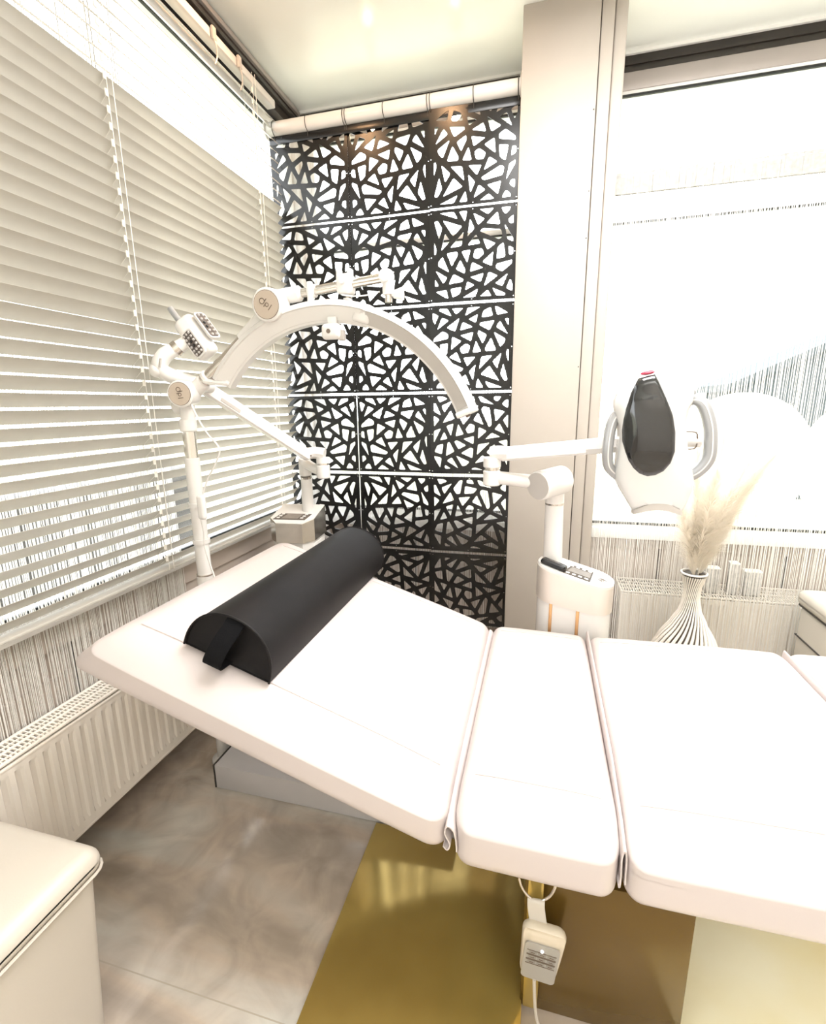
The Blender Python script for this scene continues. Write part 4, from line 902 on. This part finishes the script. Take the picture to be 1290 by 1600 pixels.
handle([(.372, 1.47, 1.300), (.395, 1.462, 1.303), (.414, 1.455, 1.285), (.430, 1.45, 1.240), (.437, 1.45, 1.195), (.437, 1.452, 1.150), (.418, 1.458, 1.115), (.388, 1.468, 1.092)])
handle([(.215, 1.48, 1.270), (.200, 1.475, 1.262), (.189, 1.468, 1.235), (.184, 1.465, 1.195), (.184, 1.465, 1.150), (.192, 1.47, 1.118), (.214, 1.48, 1.096)])
b = nb(); box(b, 0.368, 0.392, 1.455, 1.475, 1.315, 1.330, 0.005); obj('latch', b, 'silver', mb)
# black remote on the tower
rm = thing('remote_control', 'small black remote lying on top of the white mask lamp tower', 'remote control', tuple(tt @ Vector((-0.080, -0.030, 0.008))))
rmx = tt @ Matrix.Translation((-0.073, -0.040, 0.0185)) @ Matrix.Rotation(-0.12, 4, 'Z')
b = nb(); rbox(b, 0.092, 0.036, 0.020, 0.0095, 6, None, rmx); obj('case', b, 'acrylic', rm)
b = nb(); box(b, -0.02, 0.02, -0.004, 0.004, 0.0092, 0.0108, 0.001, mx=rmx); obj('button', b, 'ledblack', rm)

# ------------------------------------------------------------------ storage stool, front left
st = thing('storage_stool', 'cream padded storage stool at the lower left beside the radiator', 'stool', (-1.0, 0.32, 0))
def lid(q, h):
    if q.z > 0: q.z += 0.010*max(0, 1-(q.x/h.x)**4)*max(0, 1-(q.y/h.y)**4)-0.004
    return q
b = nb(); rbox(b, 0.400, 0.49, 0.060, 0.028, 8, lid, Matrix.Translation((-0.995, 0.353, 0.442))); obj('padded_lid', b, 'cream', st, 60)
b = nb(); pts = [(-0.995+x, 0.353+y, 0.424) for x, y in rrect(0.402, 0.492, 0.03, 4)]; path(b, pts, 0.003, seg=6, sub=1, closed=True); obj('piping', b, 'cream', st)
b = nb(); lo = [Vector((-1.005+x*0.92, 0.345+y*0.95, 0.0)) for x, y in rrect(0.37, 0.46, 0.02, 4)]; hi = [Vector((-0.997+x*1.0, 0.350+y, 0.414)) for x, y in rrect(0.38, 0.465, 0.02, 4)]; ring_loft(b, [lo, hi]); obj('body', b, 'cream', st)
# cream cushioned box at the far right edge
sb = thing('storage_bench', 'cream padded bench with dark seams at the right edge behind the bed', 'bench', (1.5, 2.1, 0))
b = nb(); rbox(b, 0.70, 0.42, 0.075, 0.03, 8, lid, Matrix.Translation((1.445, 2.10, 0.475))); obj('padded_lid', b, 'cream', sb, 60)
b = nb(); box(b, 1.11, 1.78, 1.91, 2.29, 0.0, 0.432, 0.012); obj('body', b, 'cream', sb)
b = nb(); box(b, 1.105, 1.785, 1.905, 2.295, 0.436, 0.444); box(b, 1.107, 1.783, 1.907, 2.293, 0.300, 0.306); obj('seam', b, 'darkseam', sb)

# ------------------------------------------------------------------ cartons on the far radiator
for x, w, h, lab in ((0.835, 0.055, 0.120, 'pale carton on the far radiator, nearest to the vase'), (0.925, 0.035, 0.150, 'tall narrow pale carton in the middle of three on the far radiator'), (1.005, 0.070, 0.115, 'pale carton on the far radiator, farthest from the vase')):
    t = thing('carton', lab, 'box', (x, 2.52, 0.386), group='cartons on the far radiator')
    b = nb(); box(b, x-w/2, x+w/2, 2.50, 2.545, 0.386, 0.386+h, 0.001); obj('box_body', b, 'carton', t)
    b = nb(); box(b, x-w/2-0.002, x+w/2+0.002, 2.498, 2.547, 0.386+h, 0.386+h+0.006, 0.001); obj('lid', b, 'whiteframe', t)

# ------------------------------------------------------------------ vase and pampas
VX, VY = 0.640, 2.13
va = thing('vase', 'tall white vase with twisted ribs and flared foot in front of the string curtain', 'vase', (VX, VY, 0))
vp = [(0.085, 0.0), (0.120, 0.03), (0.150, 0.10), (0.152, 0.17), (0.135, 0.24), (0.105, 0.31), (0.068, 0.38), (0.042, 0.44), (0.033, 0.49), (0.034, 0.54), (0.044, 0.585), (0.049, 0.60)]
def vr(z):
    for i in range(len(vp)-1):
        if vp[i][1] <= z <= vp[i+1][1]:
            t = (z-vp[i][1])/(vp[i+1][1]-vp[i][1]); t = t*t*(3-2*t)*0.3+t*0.7; return vp[i][0]*(1-t)+vp[i+1][0]*t
    return vp[-1][0]
b = nb(); lathe(b, [(max(0.01, r-0.007), z) for r, z in vp], (VX, VY, 0), 40); obj('inner_body', b, 'vasecore', va)
NR = 30
for i in range(NR):
    b = nb(); pts = []
    for k in range(25):
        z = 0.002+0.590*k/24; a = 2*PI*i/NR+1.9*(z/0.6)**1.3; r = vr(z)-0.002
        pts.append((VX+r*math.cos(a), VY+r*math.sin(a), z))
    rs = [max(0.0022, min(0.0078, vr(0.002+0.590*k/24)*2*PI/NR*0.32)) for k in range(25)]
    path(b, pts, rs, seg=6, sub=2); obj('rib', b, 'vaserib', va)
b = nb(); path(b, [(VX+0.0475*math.cos(a*PI/10), VY+0.0475*math.sin(a*PI/10), 0.603) for a in range(20)], 0.0045, seg=8, closed=True, sub=2); obj('rim', b, 'plastic', va)
def pampas(tip, bend, w, seed):
    rnd = random.Random(seed)
    p0 = Vector((VX+rnd.uniform(-0.014, 0.014), VY+rnd.uniform(-0.014, 0.014), 0.50)); tip = Vector(tip); mid = (p0+tip)/2+Vector(bend)
    def cv(t): return p0*(1-t)**2+mid*2*t*(1-t)+tip*t*t
    g_ = thing('pampas_plume', 'fluffy cream pampas plume standing in the twisted white vase', 'dried plant', tuple(p0), group='pampas plumes in the vase')
    b = nb(); path(b, [cv(k/8) for k in range(9)], [0.0022]*8+[0.0006], seg=5, sub=2); obj('stalk', b, 'pampas', g_)
    b = nb()
    for k in range(2600):
        t = 0.20+0.80*rnd.random(); p = cv(t); tg = (cv(min(1, t+0.02))-cv(t-0.02)).normalized()
        a = rnd.uniform(0, 2*PI); s, u = frame_for(tg); out = s*math.cos(a)+u*math.sin(a)
        ww = w*1.75*math.sin(PI*min(1, max(0.04, (t-0.14)/0.88)))**0.7; ln = rnd.uniform(0.5, 1.0)
        e1 = p+out*ww*0.55*ln+tg*0.05*ln; e2 = p+out*ww*ln+tg*0.085*ln-Vector((0, 0, 0.02*ln))
        sd_ = tg.cross(out)*0.0006
        v = [b.verts.new(q) for q in (p-sd_, p+sd_, e1+sd_*0.8, e1-sd_*0.8)]; b.faces.new(v)
        v2 = b.verts.new(e2); b.faces.new((v[3], v[2], v2))
    obj('feathery_head', b, 'pampas', g_, 0)
for k, (tip, bend, w) in enumerate([((0.850, 2.08, 1.24), (-0.07, 0, 0.04), 0.060), ((0.60, 2.12, 1.10), (0, 0, 0.0), 0.050), ((0.70, 2.16, 1.16), (-0.02, 0, 0.02), 0.055), ((0.80, 2.12, 1.00), (-0.03, 0, 0.03), 0.055), ((0.655, 2.05, 1.02), (0, 0, 0), 0.055), ((0.545, 2.12, 0.92), (0.02, 0, 0.0), 0.050), ((0.76, 2.18, 0.86), (-0.01, 0, 0.03), 0.050), ((0.86, 2.14, 1.08), (-0.05, 0, 0.05), 0.045)]):
    pampas(tip, bend, w, 10+k)
